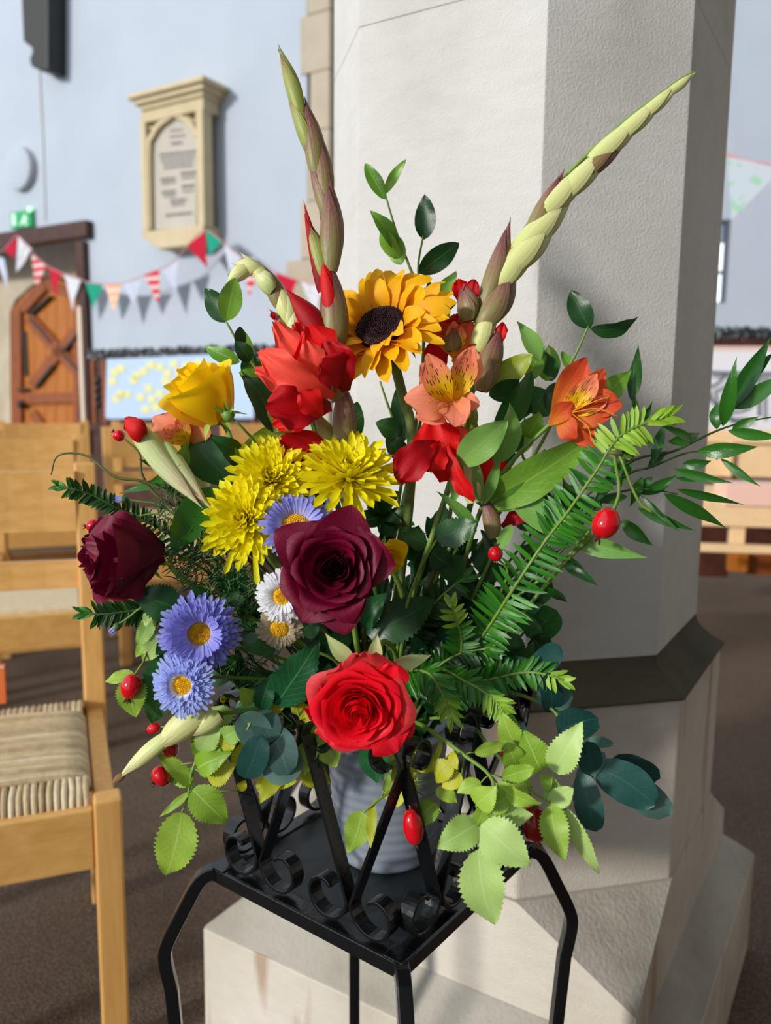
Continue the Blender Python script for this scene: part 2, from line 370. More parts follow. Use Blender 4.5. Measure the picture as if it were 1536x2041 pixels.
for i in range(11):
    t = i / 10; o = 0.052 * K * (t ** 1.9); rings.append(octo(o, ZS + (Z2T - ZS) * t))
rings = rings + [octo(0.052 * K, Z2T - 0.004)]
mo = loft(rings).build('base_moulding', M_MOULD, pil, bevel=0.002); tag(mo, 'dark moulding around the foot of the shaft')
loft([octo(0.046 * K, Z2T - 0.004), octo(0.046 * K, Z2B + 0.0005)]).build('plinth_stone', M_LOW, pil, bevel=0.004)
# broach: octagon turning into a square
oa = octo(0.048 * K, Z2B); zb = kz(0.105); zq = kz(0.042)
sq = [octo(0.048 * K, zb, False)[i] for i in (0, 2, 4, 6)]; sq2 = [octo(0.048 * K, zq, False)[i] for i in (0, 2, 4, 6)]
# octo(False) verts: index 2k = corner between face k-1 and k
mb = MB(); vs_ = oa + sq + sq2; fs = []
for k in range(4):
    a0, a1 = 2 * k, 2 * k + 1; c0, c1 = 8 + k, 8 + (k + 1) % 4
    fs += [(a0, c0, c1, a1), (c0, c0 + 4, c1 + 4, c1)]
fs += [tuple(range(8)), (12, 13, 14, 15)]
# close body with the sloped broaches in the same mesh, slightly below the rough skins
for k in range(4): fs.append((2 * k + 1, 8 + (k + 1) % 4, (2 * k + 2) % 8))
mb.add(vs_, fs); mb.build('plinth_stone', M_LOW, pil)
for k in range(4):
    p, c, q = oa[2 * k + 1], sq[(k + 1) % 4], oa[(2 * k + 2) % 8]
    n = (c - p).cross(q - p).normalized()
    if n.z < 0: n = -n
    # rough, slightly lumpy broach stop
    g = 14; m2 = MB(); idx = {}; vv = []; ff = []
    rnd = random.Random(k)
    for i in range(g + 1):
        for j in range(g + 1 - i):
            u_, v_ = i / g, j / g; pt = p * (1 - u_ - v_) + c * u_ + q * v_
            e = min(u_, v_, 1 - u_ - v_); idx[i, j] = len(vv); vv.append(pt + n * (0.001 + min(e * 8, 1) * rnd.uniform(0.0, 0.0035)))
    for i in range(g):
        for j in range(g - i):
            ff.append((idx[i, j], idx[i + 1, j], idx[i, j + 1]))
            if j < g - i - 1: ff.append((idx[i + 1, j], idx[i + 1, j + 1], idx[i, j + 1]))
    m2.add(vv, ff); ob = m2.build('broach_stop', M_ROUGH, pil, smooth=True); tag(ob, 'rough tooled triangular broach stop')
s0 = octo(0.048 * K, kz(0.046), False); s1 = octo(0.11 * K, kz(-0.012), False); s2 = octo(0.11 * K, FL, False)
f4 = lambda L: [L[i] for i in (0, 2, 4, 6)]
loft([f4(s0), f4(s1)], True, True).build('weathering_course', M_ROUGH, pil, bevel=0.003)
loft([f4(octo(0.11 * K, kz(-0.0125), False)), f4(s2)]).build('plinth_stone', M_LOW, pil, bevel=0.004)

# ------------------------------------------------------------------ floor and walls
fl = MB(); fl.box((0, 4, FL - 0.03), (V((1, 0, 0)), V((0, 1, 0)), V((0, 0, 1))), (9, 8, 0.03)); tag(fl.build('floor', M_CARPET), kind='structure')
Z = V((0, 0, 1))
WD = V((cos(TH + pi / 2), sin(TH + pi / 2), 0)) * -1     # along the wall, to the left and away
WN = V((cos(TH), sin(TH), 0))                            # towards the camera side
if WD.x > 0: WD = -WD
W0 = P(600, 790, 5.3); W0.z = 0
def W(px, py, off=0.0):
    h = hit(px, py, W0 + WN * off, WN); return ((h - W0).dot(WD), h.z)
def Wp(u, z, off=0.0): return W0 + WD * u + WN * off + Z * z
def wbox(x0, y0, x1, y1, off, th, mb=None):
    """slab on the wall: pixel corners (read on its front face at distance off), thickness th behind"""
    mb = mb or MB(); xm, ym = (x0 + x1) / 2, (y0 + y1) / 2
    u0, u1 = W(x0, ym, off)[0], W(x1, ym, off)[0]; z0, z1 = W(xm, y1, off)[1], W(xm, y0, off)[1]
    mb.box(Wp((u0 + u1) / 2, (z0 + z1) / 2, off - th / 2), (WD, WN, Z), (abs(u1 - u0) / 2, th / 2, (z1 - z0) / 2)); return mb
def wpoly(pts, off, th, mb=None):
    mb = mb or MB(); mb.prism([Wp(*W(x, y, off), off) for x, y in pts], WN * -th); return mb
# left wall with the doorway opening (x < 165 px, below the lintel)
uR = W(612, 400)[0]; uJ = W(166, 650)[0]; zL = W(90, 470)[1]; uL = W(-150, 470)[0]
def wslab(u0, u1, z0, z1, off0, off1, mat, name, kind='structure', parent=None, **kw):
    mb = MB(); mb.box(Wp((u0 + u1) / 2, (z0 + z1) / 2, (off0 + off1) / 2), (WD, WN, Z), (abs(u1 - u0) / 2, abs(off1 - off0) / 2, (z1 - z0) / 2))
    o = mb.build(name, mat, parent, **kw)
    if kind and parent is None: tag(o, kind=kind)
    return o
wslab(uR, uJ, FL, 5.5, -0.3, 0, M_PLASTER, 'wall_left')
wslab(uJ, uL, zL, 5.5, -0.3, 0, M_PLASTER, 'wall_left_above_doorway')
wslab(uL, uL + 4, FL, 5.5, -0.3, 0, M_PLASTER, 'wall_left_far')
# back of the doorway recess: stone reveal
wslab(uJ - 0.1, uL + 1, FL, zL + 0.3, -0.60, -0.47, simple('taupe_stone_reveal', srgb(176, 162, 142), 0.9, srgb(196, 184, 164), 5), 'wall_doorway_recess')
wslab(uJ - 0.06, uJ, FL, zL, -0.47, -0.3, M_PLASTER, 'wall_doorway_side')
# far wall seen through the arch and on the right
N0 = P(1100, 800, 6.6); N0.z = 0
def N_(px, py, off=0.0):
    h = hit(px, py, N0 + RN * off, RN); return ((h - N0).dot(RD), h.z)
RN = V((-0.12, -0.9928, 0)).normalized(); RD = V((0.9928, -0.12, 0)).normalized()
def Np(u, z, off=0.0): return N0 + RD * u + RN * off + Z * z
def nslab(x0, y0, x1, y1, off, th, mat, name, parent=None, kind=None, **kw):
    xm, ym = (x0 + x1) / 2, (y0 + y1) / 2
    u0, u1 = N_(x0, ym, off)[0], N_(x1, ym, off)[0]; z0, z1 = N_(xm, y1, off)[1], N_(xm, y0, off)[1]
    mb = MB(); mb.box(Np((u0 + u1) / 2, (z0 + z1) / 2, off - th / 2), (RD, RN, Z), (abs(u1 - u0) / 2, th / 2, (z1 - z0) / 2))
    o = mb.build(name, mat, parent, **kw)
    if kind: tag(o, kind=kind)
    return o
# the right wall leaves the slit window open
u0, u1 = N_(1400, 520)[0], N_(1449, 520)[0]; zt, zb_ = N_(1425, 438)[1], N_(1425, 603)[1]
def nbox(ua, ub, za, zb2, name, th=0.3):
    mb = MB(); mb.box(Np((ua + ub) / 2, (za + zb2) / 2, -th / 2), (RD, RN, Z), ((ub - ua) / 2, th / 2, (zb2 - za) / 2)); tag(mb.build(name, M_PLASTER), kind='structure')
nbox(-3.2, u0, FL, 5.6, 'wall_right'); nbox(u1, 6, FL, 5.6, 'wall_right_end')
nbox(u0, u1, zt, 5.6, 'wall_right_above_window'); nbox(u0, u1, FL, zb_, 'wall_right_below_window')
win = thing('window_1', Np((u0 + u1) / 2, zb_, -0.2), None, None); win['kind'] = 'structure'
em = NT('bright_window_glass'); em.b.inputs['Base Color'].default_value = (0.8, 0.9, 1, 1); em.b.inputs['Emission Color'].default_value = (0.86, 0.95, 1, 1); em.b.inputs['Emission Strength'].default_value = 1.1
M_DGREY = simple('dark_grey_reveal', srgb(84, 92, 104), 0.7)
for a_, b_ in ((0.0, 0.36), (0.38, 0.74)):
    mb = MB(); z0_, z1_ = zb_ + (zt - zb_) * a_ + 0.01, zb_ + (zt - zb_) * b_ - 0.01
    mb.box(Np((u0 + u1) / 2 - 0.01, (z0_ + z1_) / 2, -0.03), (RD, RN, Z), ((u1 - u0) / 2 - 0.02, 0.004, (z1_ - z0_) / 2)); mb.build('pane', em.m, win)
mb = MB(); z0_ = zb_ + (zt - zb_) * 0.75
mb.box(Np((u0 + u1) / 2 - 0.01, (z0_ + zt) / 2, -0.03), (RD, RN, Z), ((u1 - u0) / 2 - 0.03, 0.004, (zt - z0_) / 2)); mb.build('pane', simple('grey_blue_pane', srgb(150, 164, 196), 0.3), win)
mb = MB()
for uu in (u0 + 0.012, u1 - 0.015): mb.box(Np(uu, (zt + zb_) / 2, -0.02), (RD, RN, Z), (0.012, 0.03, (zt - zb_) / 2))
mb.box(Np((u0 + u1) / 2, zt - 0.008, -0.02), (RD, RN, Z), ((u1 - u0) / 2, 0.03, 0.008))
mb.build('window_frame', M_DGREY, win)

# unseen roof and walls added to cut ambient light; left side stays open
def room(x0, x1, y0, y1, z0, z1, nm, m):
    mb = MB(); mb.box(((x0 + x1) / 2, (y0 + y1) / 2, (z0 + z1) / 2), (V((1, 0, 0)), V((0, 1, 0)), Z), ((x1 - x0) / 2, (y1 - y0) / 2, (z1 - z0) / 2)); tag(mb.build(nm, m), kind='structure')
room(-0.8, 6, -4, 3.2, 5.6, 5.8, 'ceiling_light_block', simple('dark_timber_roof', srgb(96, 80, 66), 0.8))  # edges cut back so the sun reaches the far wall
room(4.0, 4.2, -4, 3.2, FL, 5.6, 'wall_near_right_light_block', simple('bounce_side_wall', srgb(186, 180, 170), 0.9))  # paled to bounce some light onto the pillar's right face
room(-0.5, 4.0, -4.2, -4, FL, 5.6, 'wall_behind_light_block', simple('bounce_back_wall', srgb(186, 180, 170), 0.9))

# toothed stone dressings at the wall's right end
qn = thing('arch_jamb', Wp(uR - 0.12, FL, 0), 'buff toothed stone jamb of an arch at the white wall end', 'jamb')
rows = [(-90, 28, 612), (28, 145, 598), (145, 262, 618), (262, 400, 612), (400, 515, 598), (515, 640, 570), (640, 760, 598), (760, 900, 575)]
uE = W(656, 400, 0.012)[0]
for y0, y1, xl in rows:
    u0_ = W(xl, (y0 + y1) / 2, 0.012)[0]; z1_, z0_ = W(620, y0, 0.012)[1], W(620, y1, 0.012)[1]
    mb = MB(); mb.box(Wp((u0_ + uE) / 2, (z0_ + z1_) / 2, -0.145), (WD, WN, Z), ((u0_ - uE) / 2, 0.157, (z1_ - z0_) / 2 - 0.002)); mb.build('jamb_stone', M_BUFF, qn, bevel=0.004)

# ------------------------------------------------------------------ wall furniture
# dark timber wall post with scrolled foot, top left
o = wpoly([(40, -60), (95, -60), (95, 140), (78, 140), (62, 132), (58, 118), (64, 102), (62, 94), (46, 82)], 0.16, 0.16).build('roof_corbel_post', M_BLACKW, bevel=0.01)
tag(o, 'black timber roof post with scrolled foot high on the white wall', 'post')
# round disc
uc, zc_ = W(35, 335, 0.05); rr = abs(W(9, 335, 0.05)[0] - W(62, 335, 0.05)[0]) / 2
dk = thing('round_wall_disc', Wp(uc, zc_ - rr, 0.0), 'plain white round disc with a shadowed rim on the wall above the green sign', 'disc')
mb = MB(); mb.lathe(Wp(uc, zc_, 0), [(0, 0), (rr, 0), (rr, 0.05), (rr * 0.97, 0.058)], WN, 48); mb.build('rim', simple('grey_rim', srgb(176, 178, 182), 0.7), dk, smooth=False)
mb = MB(); mb.lathe(Wp(uc, zc_, 0), [(rr * 0.97, 0.058), (rr * 0.93, 0.060), (0, 0.060)], WN, 48); mb.build('face', M_PLASTER, dk, smooth=True)
cbl = MB().tube([Wp(*W(78, 140, 0.006), 0.006), Wp(*W(86, 300, 0.006), 0.006), Wp(*W(90, 440, 0.006), 0.006)], 0.006, 6).build('wall_cable', simple('white_cable', srgb(196, 198, 196), 0.6))
tag(cbl, 'thin white cable running down the wall from the black post', 'cable')
# exit sign
mats_green = NT('green_sign'); mats_green.b.inputs['Base Color'].default_value = srgb(0, 150, 84)
mats_green.b.inputs['Emission Color'].default_value = srgb(0, 150, 84); mats_green.b.inputs['Emission Strength'].default_value = 0.15
ex = thing('exit_sign', Wp(*W(42, 455, 0.04), 0.0), 'small green emergency exit sign above the doorway', 'sign')
wbox(21, 420, 61, 454, 0.04, 0.04).build('sign_box', mats_green.m, ex, bevel=0.005)
mw = simple('sign_white', srgb(214, 240, 226), 0.5)
wbox(24, 426, 31, 450, 0.043, 0.003).build('door_symbol', mw, ex)
mb = MB(); wpoly([(47, 427), (51, 426), (51, 431), (47, 432)], 0.043, 0.003, mb); wpoly([(45, 433), (52, 432), (54, 439), (49, 441), (55, 448), (51, 450), (46, 442), (42, 449), (38, 448), (44, 439)], 0.043, 0.003, mb)
mb.build('running_figure', mw, ex)
ml = NT('green_lamp'); ml.b.inputs['Emission Color'].default_value = srgb(120, 255, 170); ml.b.inputs['Emission Strength'].default_value = 1.2
MB().lathe(Wp(*W(60, 418, 0.03), 0.02), [(0, 0), (0.02, 0), (0.02, 0.02), (0, 0.03)], WN, 12).build('indicator_lamp', ml.m, ex)

# door: lintel, post, door leaf in recess
dr = thing('door_1', Wp(*W(95, 870, -0.3), -0.4), None, None); dr['kind'] = 'structure'
wbox(-150, 462, 171, 493, 0.07, 0.10).build('lintel', M_DARKW, dr, bevel=0.006)
for a_ in (0,):
    wbox(157, 480, 172, 905, 0.05, 0.09).build('door_post', M_DARKW, dr, bevel=0.004)
mb = wbox(158, 610, 165, 868, 0.06, 0.04); mb.build('edge_strip', simple('cream_edge', srgb(214, 196, 180), 0.6), dr)
DO = -0.40
arch = [(22, 905), (20, 622), (30, 598), (55, 575), (85, 552), (105, 548), (135, 560), (157, 588), (157, 905)]
wpoly(arch, DO - 0.02, 0.05).build('door_back', simple('door_shadow_gap', srgb(52, 26, 12), 0.8), dr)
xs_ = [22, 46, 68, 90, 112, 134, 157]
def archtop(x):
    pts = arch[1:8]
    for (xa_, ya_), (xb_, yb_) in zip(pts, pts[1:]):
        if xa_ <= x <= xb_ and xb_ > xa_: return ya_ + (yb_ - ya_) * (x - xa_) / (xb_ - xa_)
    return 600
for a_, b_ in zip(xs_, xs_[1:]):
    wpoly([(a_ + 0.6, 905), (a_ + 0.6, archtop(a_ + 1) + 6), (b_ - 0.6, archtop(b_ - 1) + 6), (b_ - 0.6, 905)], DO, 0.02).build('door_board', M_DOOR, dr)
def dbar(x0, y0, x1, y1, wpx, name='door_brace', m=M_DOOR2, off=DO + 0.035):
    dx, dy = x1 - x0, y1 - y0; L = hypot(dx, dy); nx, ny = -dy / L * wpx / 2, dx / L * wpx / 2
    wpoly([(x0 + nx, y0 + ny), (x1 + nx, y1 + ny), (x1 - nx, y1 - ny), (x0 - nx, y0 - ny)], off, 0.035).build(name, m, dr, bevel=0.004)
dbar(54, 632, 157, 745, 22); dbar(157, 650, 60, 770, 20); dbar(33, 905, 31, 615, 18, 'door_stile'); dbar(150, 905, 152, 600, 12, 'door_stile', off=DO + 0.03)
dbar(40, 795, 157, 792, 22, 'door_rail'); dbar(62, 822, 120, 905, 14); dbar(40, 618, 88, 566, 20, 'door_arch_frame'); dbar(88, 566, 150, 590, 18, 'door_arch_frame')
dbar(47, 660, 52, 750, 5, 'iron_strap', M_BLACKW, DO + 0.02); dbar(70, 770, 104, 728, 6, 'iron_strap', M_BLACKW, DO + 0.04); dbar(34, 777, 52, 776, 6, 'hinge', M_BLACKW, DO + 0.05)
dbar(55, 628, 98, 590, 5, 'iron_strap', M_BLACKW, DO + 0.045); dbar(122, 702, 157, 662, 5, 'iron_strap', M_BLACKW, DO + 0.05); dbar(58, 634, 100, 682, 4, 'iron_strap', M_BLACKW, DO + 0.05); dbar(124, 706, 157, 742, 4, 'iron_strap', M_BLACKW, DO + 0.05)
MB().lathe(Wp(*W(43, 806, DO + 0.05), DO + 0.02), [(0, 0), (0.035, 0), (0.035, 0.05), (0, 0.06)], WN, 14).build('door_knob', M_BLACKW, dr, smooth=True)

# memorial tablet
tb = thing('memorial_tablet', Wp(*W(345, 490, 0.15), 0.0), 'cream stone memorial tablet with pointed arch and corniced top on white wall', 'tablet')
wbox(284, 226, 404, 470, 0.10, 0.10).build('backing', M_TABLET, tb, bevel=0.004)
wbox(281, 232, 292, 466, 0.16, 0.09).build('frame_stile', M_TABLET, tb, bevel=0.006); wbox(391, 210, 405, 452, 0.16, 0.09).build('frame_stile', M_TABLET, tb, bevel=0.006)
wbox(281, 200, 405, 232, 0.16, 0.15).build('frieze', M_TABLET, tb, bevel=0.004)
mb = MB(); uA = W(278, 190, 0.18)[0]; uB = W(404, 190, 0.18)[0]; zz = W(340, 190, 0.18)[1]
for i, (e_, dz, th_) in enumerate(((0.0, -0.03, 0.03), (0.03, 0.0, 0.03), (0.06, 0.03, 0.025))):
    mb.box(Wp((uA + uB) / 2, zz + dz, 0.09 + e_ / 2), (WD, WN, Z), (abs(uA - uB) / 2 + e_, 0.09 + e_ / 2, th_ / 2 + 0.004))
mb.build('cornice', M_TABLET, tb, bevel=0.008)
wpoly([(300, 458), (300, 300), (307, 272), (322, 250), (342, 232), (348, 230), (368, 238), (384, 254), (391, 270), (391, 452)], 0.118, 0.03).build('inscribed_panel', M_PANEL, tb)
# the pointed arch moulding
def archbar(pts, off, r_, nm): MB().strip(spline([Wp(*W(x, y, off), off) for x, y in pts], 5), r_, r_, WN).build(nm, M_TABLET, tb)
archbar([(300, 458), (298, 300), (305, 272), (320, 249), (345, 230)], 0.135, 0.035, 'arch_moulding'); archbar([(345, 229), (370, 238), (386, 254), (393, 272)], 0.135, 0.03, 'arch_moulding')
archbar([(292, 248), (304, 256), (316, 246), (330, 232)], 0.125, 0.016, 'spandrel_tracery'); archbar([(364, 226), (378, 236), (388, 244)], 0.125, 0.016, 'spandrel_tracery')
wpoly([(281, 462), (405, 447), (405, 470), (384, 488), (316, 496), (284, 474)], 0.16, 0.16).build('apron', M_TABLET, tb, bevel=0.006)
mb = MB(); rnd = random.Random(4)
for (xa_, xb_, y_, h_) in [(340, 364, 256, 5), (338, 370, 268, 5), (341, 366, 282, 7), (318, 391, 302, 7), (320, 388, 311, 6), (324, 386, 320, 6), (326, 384, 329, 6), (320, 350, 352, 8), (360, 390, 344, 8), (322, 350, 360, 5), (362, 388, 353, 5), (322, 350, 378, 8), (362, 388, 370, 8), (326, 350, 386, 5), (364, 386, 380, 5), (339, 372, 396, 7), (342, 368, 404, 6), (330, 384, 424, 7)]:
    x_ = xa_; yy = y_ + 4
    while x_ < xb_ - 2:
        l_ = rnd.uniform(3, 8); x2 = min(x_ + l_, xb_); sl_ = -0.10
        ym = yy + (x_ - 350) * sl_ - 0
        wpoly([(x_, ym - h_ / 2), (x2, ym - h_ / 2 - l_ * 0.1), (x2, ym + h_ / 2 - 1), (x_, ym + h_ / 2 - 1)], 0.1195, 0.002, mb); x_ = x2 + 1.3
mb.build('engraved_lines', M_INK, tb)['kind'] = 'stuff'

# wainscot strip, notice board
def checker_strip():
    s = NT('black_white_garland'); n = s.noise(34, 2, rough=0.9); s.l(s.ramp(n, [(0.58, srgb(14, 17, 22)), (0.63, srgb(190, 196, 206))]), s.b.inputs['Base Color']); s.bump(n, 1, 0.02); return s.m
M_GARL = checker_strip()
pn = thing('wooden_wall_panelling', Wp(*W(350, 900, 0.02), 0.0), 'dark brown panelling along the foot of the left wall', 'panelling')
wbox(172, 712, 600, 1500, 0.03, 0.03).build('backboard', M_DARKW, pn)
wbox(172, 852, 600, 868, 0.05, 0.03).build('rail', M_DARKW, pn, bevel=0.004)
for x_ in (182, 204, 500, 540):
    mb = wbox(x_, 716, x_ + 6, 852, 0.045, 0.02); mb.build('stile', M_DOOR2, pn, bevel=0.003)
# carved black fitting on panel
mb = MB()
for i in range(4): mb.lathe(Wp(*W(194, 758 + i * 16, 0.04), 0.03), [(0, 0), (0.03, 0.005), (0.02, 0.025), (0, 0.03)], WN, 8)
mb.build('iron_fitting', M_BLACKW, pn)
mb = MB(); rnd = random.Random(8)
for i in range(150):
    x_ = 173 + i * 2.55; y_ = 700 + rnd.uniform(-6, 6) - (x_ - 175) * 0.035; r_ = rnd.uniform(0.012, 0.022)
    mb.lathe(Wp(*W(x_, y_ + 5, 0.05), 0.04), [(0, -0.01), (r_, 0), (r_ * 0.8, 0.012), (0, 0.02)], WN, 6)
wbox(172, 698, 560, 712, 0.045, 0.04, mb)
tag(mb.build('edging_garland', M_GARL), 'black and white garland along the top of the left panelling', 'garland')
nb = thing('notice_board', Wp(*W(300, 835, 0.08), 0.04), 'large pale blue sheet dotted with yellow notes on the panelling', 'notice board')
wpoly([(212, 716), (505, 702), (505, 834), (214, 835), (210, 830)], 0.075, 0.012).build('sheet', simple('pale_blue_paper', srgb(176, 198, 228), 0.8), nb)
mn = simple('yellow_note_paper', srgb(216, 214, 150), 0.8)
for x_, y_ in [(228, 742), (224, 760), (240, 785), (252, 786), (232, 795), (272, 748), (266, 758), (286, 740), (300, 728), (318, 732), (333, 744), (346, 726), (296, 774), (280, 792), (302, 796), (318, 785), (330, 760), (348, 762), (358, 742), (372, 730), (290, 816), (310, 812), (340, 795), (386, 745), (395, 724), (240, 735)]:
    wbox(x_ - 8, y_ - 7, x_ + 8, y_ + 7, 0.079, 0.003).build('note', mn, nb)

# bunting
def flagmat(name, c, stripe=None, pat=None):
    s = NT(name); s.b.inputs['Roughness'].default_value = 0.9
    if stripe:
        tc = s.n('ShaderNodeTexCoord'); sep = s.n('ShaderNodeSeparateXYZ'); s.l(tc.outputs['Object'], sep.inputs[0])
        m = s.math('GREATER_THAN', s.math('SINE', s.math('MULTIPLY', sep.outputs[2], 110)), 0.0); col = s.mix(m, c, stripe)
    elif pat:
        col = s.mix(s.math('GREATER_THAN', s.noise(22, 2), 0.6), c, pat)
    else: col = s.mix(0.0, c, c)
    s.l(col, s.b.inputs['Base Color']); translucent(s, col, 0.25); return s.m
F_RED = flagmat('crimson_cotton', srgb(206, 20, 58)); F_GRN = flagmat('jade_cotton', srgb(20, 170, 140)); F_WHT = flagmat('white_printed_cotton', srgb(228, 230, 238), pat=srgb(216, 206, 214))
F_RST = flagmat('red_striped_cotton', srgb(222, 34, 54), stripe=srgb(240, 214, 214)); F_PST = flagmat('peach_striped_cotton', srgb(244, 196, 160), stripe=srgb(250, 222, 204)); F_FLO = flagmat('pale_floral_cotton', srgb(212, 220, 240), pat=srgb(240, 214, 190))
M_STR = simple('pink_bunting_cord', srgb(200, 140, 150), 0.8)
BO = 0.22
flags = [((8, 498), (35, 471), (26, 516), F_RED, 'crimson flag, leftmost red one of the bunting by the door lintel'),
 ((-12, 508), (8, 516), (13, 577), F_FLO, 'pale floral flag cut off by the left picture edge'),
 ((36, 471), (63, 496), (30, 542), F_WHT, 'white flag hanging from the lintel beside the leftmost crimson flag'),
 ((62, 506), (93, 532), (66, 570), F_RST, 'red and white striped flag in front of the doorway'),
 ((96, 530), (123, 543), (103, 592), F_RED, 'plain crimson flag hanging against the wooden door'),
 ((128, 547), (161, 556), (138, 620), F_WHT, 'white flag hanging beside the dark door post'),
 ((170, 563), (204, 566), (182, 618), F_GRN, 'jade green flag just right of the door post'),
 ((208, 566), (241, 566), (224, 625), F_PST, 'peach striped flag next to the green one by the door'),
 ((246, 565), (281, 560), (262, 606), F_FLO, 'pale blue floral flag between the peach and the red striped flags'),
 ((288, 548), (318, 537), (311, 606), F_RST, 'red striped flag hanging left of and below the tablet'),
 ((322, 534), (356, 520), (344, 580), F_FLO, 'pale flag below the left corner of the tablet'),
 ((373, 490), (408, 460), (407, 534), F_RED, 'large crimson flag at the peak under the tablet corner'),
 ((410, 458), (442, 482), (412, 510), F_GRN, 'jade green flag at the peak under the tablet corner'),
 ((446, 486), (482, 512), (455, 545), F_FLO, 'pale floral flag right of the green peak flag'),
 ((486, 516), (514, 530), (494, 592), F_RST, 'red striped flag behind the drooping gladiolus tip'),
 ((548, 543), (592, 558), (568, 606), F_RED, 'crimson flag behind the gladiolus spike'),
 ((598, 560), (645, 574), (622, 624), F_WHT, 'pale blue-white flag, rightmost before the pillar')]
cordpts = [(-40, 520), (8, 497), (34, 470), (62, 502), (95, 531), (128, 546), (165, 560), (205, 566), (245, 564), (290, 547), (340, 526), (373, 490), (408, 458), (445, 484), (490, 518), (548, 542), (600, 560), (660, 574)]
bun = thing('bunting', Wp(*W(408, 458, BO), BO), 'string of small mixed triangular flags on a pink cord across the left wall', 'bunting')
MB().tube(spline([Wp(*W(x, y, BO), BO) for x, y in cordpts], 3), 0.004, 5).build('cord', M_STR, bun)
for i, (a_, b_, c_, m_, lb) in enumerate(flags):
    A, B, C_ = (Wp(*W(*p, BO), BO) for p in (a_, b_, c_)); vv = []; ff = []; g = 7; idx = {}
    for r_ in range(g + 1):
        for q_ in range(g + 1 - r_):
            u_, v_ = q_ / g, r_ / g; pt = A * (1 - u_ - v_) + B * u_ + C_ * v_
            idx[r_, q_] = len(vv); vv.append(pt + WN * (0.012 * sin(u_ * 6 + i) * v_ - 0.02 * v_))
    for r_ in range(g):
        for q_ in range(g - r_):
            ff.append((idx[r_, q_], idx[r_, q_ + 1], idx[r_ + 1, q_]))
            if q_ < g - r_ - 1: ff.append((idx[r_, q_ + 1], idx[r_ + 1, q_ + 1], idx[r_ + 1, q_]))
    n_ = len(vv); bk = [v - WN * 0.002 for v in vv]
    mb = MB(); mb.add(vv, ff); mb.add(bk, [f[::-1] for f in ff]); tag(mb.build('flag', m_, bun), lb)
# big pale flag on the right with its cord
bun2 = thing('bunting', P(1435, 302, 3.2), 'pink-corded bunting with a large pale printed flag right of the pillar', 'bunting')
tag(MB().tube(spline([P(1435, 302, 3.2), P(1455, 310, 3.1), P(1490, 320, 3.05), P(1540, 328, 3.0), P(1600, 325, 2.95)], 4), 0.006, 6).build('cord', M_STR, bun2))
A, B, C_ = P(1449, 312, 3.08), P(1560, 334, 2.98), P(1458, 438, 3.08)
mb = MB(); mb.prism([A, B, C_], V((0, 0.004, 0))); mb.build('flag', flagmat('pale_flower_print', srgb(206, 216, 226), pat=srgb(170, 216, 190)), bun2)
mb = MB()
for x_, y_, r_ in ((1478, 334, 0.016), (1471, 398, 0.018), (1487, 391, 0.014)):
    pass

# ------------------------------------------------------------------ right background
tag(nslab(1380, 664, 1700, 690, 0.06, 0.06, M_DARKW, 'dark_shelf_rail'), 'dark wooden rail along the far right wall', 'rail')
mb = MB(); rnd = random.Random(5)
for i in range(70):
    x_ = 1400 + i * 2.2; y_ = 664 + rnd.uniform(-9, 9); r_ = rnd.uniform(0.012, 0.03); u_, z_ = N_(x_, y_, 0.09)
    mb.lathe(Np(u_, z_, 0.06), [(0, -0.01), (r_, 0), (r_ * 0.8, 0.015), (0, 0.025)], RN, 8)
tag(mb.build('edging_garland', M_GARL), 'black and white garland on the far right rail', 'garland')
tag(nslab(1380, 690, 1700, 700, 0.07, 0.07, simple('pinkish_ledge', srgb(206, 176, 168), 0.7), 'wall_ledge'), 'pinkish ledge beneath the dark rail on the right', 'ledge')
sc = thing('white_screen', Np(*N_(1480, 850, 0.2), 0.1), 'white screen with dark curved ironwork behind the right pews', 'screen')
nslab(1380, 700, 1700, 905, 0.12, 0.05, simple('white_screen_panel', srgb(222, 220, 226), 0.8), 'panel', sc)
for pts in ([(1408, 742), (1470, 744), (1560, 745)], [(1412, 772), (1430, 765), (1442, 750), (1444, 742)], [(1412, 775), (1420, 800), (1445, 815), (1480, 805), (1500, 770)], [(1512, 745), (1513, 830)], [(1440, 820), (1452, 835), (1490, 836)]):
    MB().tube(spline([Np(*N_(x, y, 0.2), 0.2) for x, y in pts], 5), 0.013, 6).build('iron_curve', M_DGREY, sc, smooth=True)
# pews: depth around 3.6
def slab3(x0, y0, x1, y1, t, th, mat, name, parent, bevel=0.004):
    a, b, c, d = P(x0, y0, t), P(x1, y0 , t), P(x1, y1, t), P(x0, y1, t)
    cx_ = (a + b + c + d) / 4; hw = (b - a).length / 2; hh = (d - a).length / 2
    mb = MB(); mb.box(cx_ + PY * (th / 2), (PX, PY, Z), (hw, th / 2, hh)); return mb.build(name, mat, parent, bevel=bevel)
PX = V((0.992, -0.126, 0)); PY = V((0.126, 0.992, 0))
pw = thing('pale_pew', P(1470, 1115, 4.0), 'pale ash pew on the far right with its long seat towards us', 'pew')
slab3(1385, 1003, 1640, 1052, 3.75, 0.03, M_PALE, 'front_board', pw); slab3(1385, 985, 1640, 1006, 3.78, 0.4, M_PALE, 'seat', pw)
slab3(1456, 1050, 1484, 1094, 3.8, 0.05, M_PALE, 'leg', pw); slab3(1385, 1088, 1640, 1104, 3.74, 0.05, M_PALE, 'foot_rail', pw)
slab3(1560, 1050, 1590, 1094, 3.8, 0.05, M_PALE, 'leg', pw)
pw2 = thing('panelled_pew', P(1470, 985, 4.8), 'taller pale pew with panelled back further off at right', 'pew')
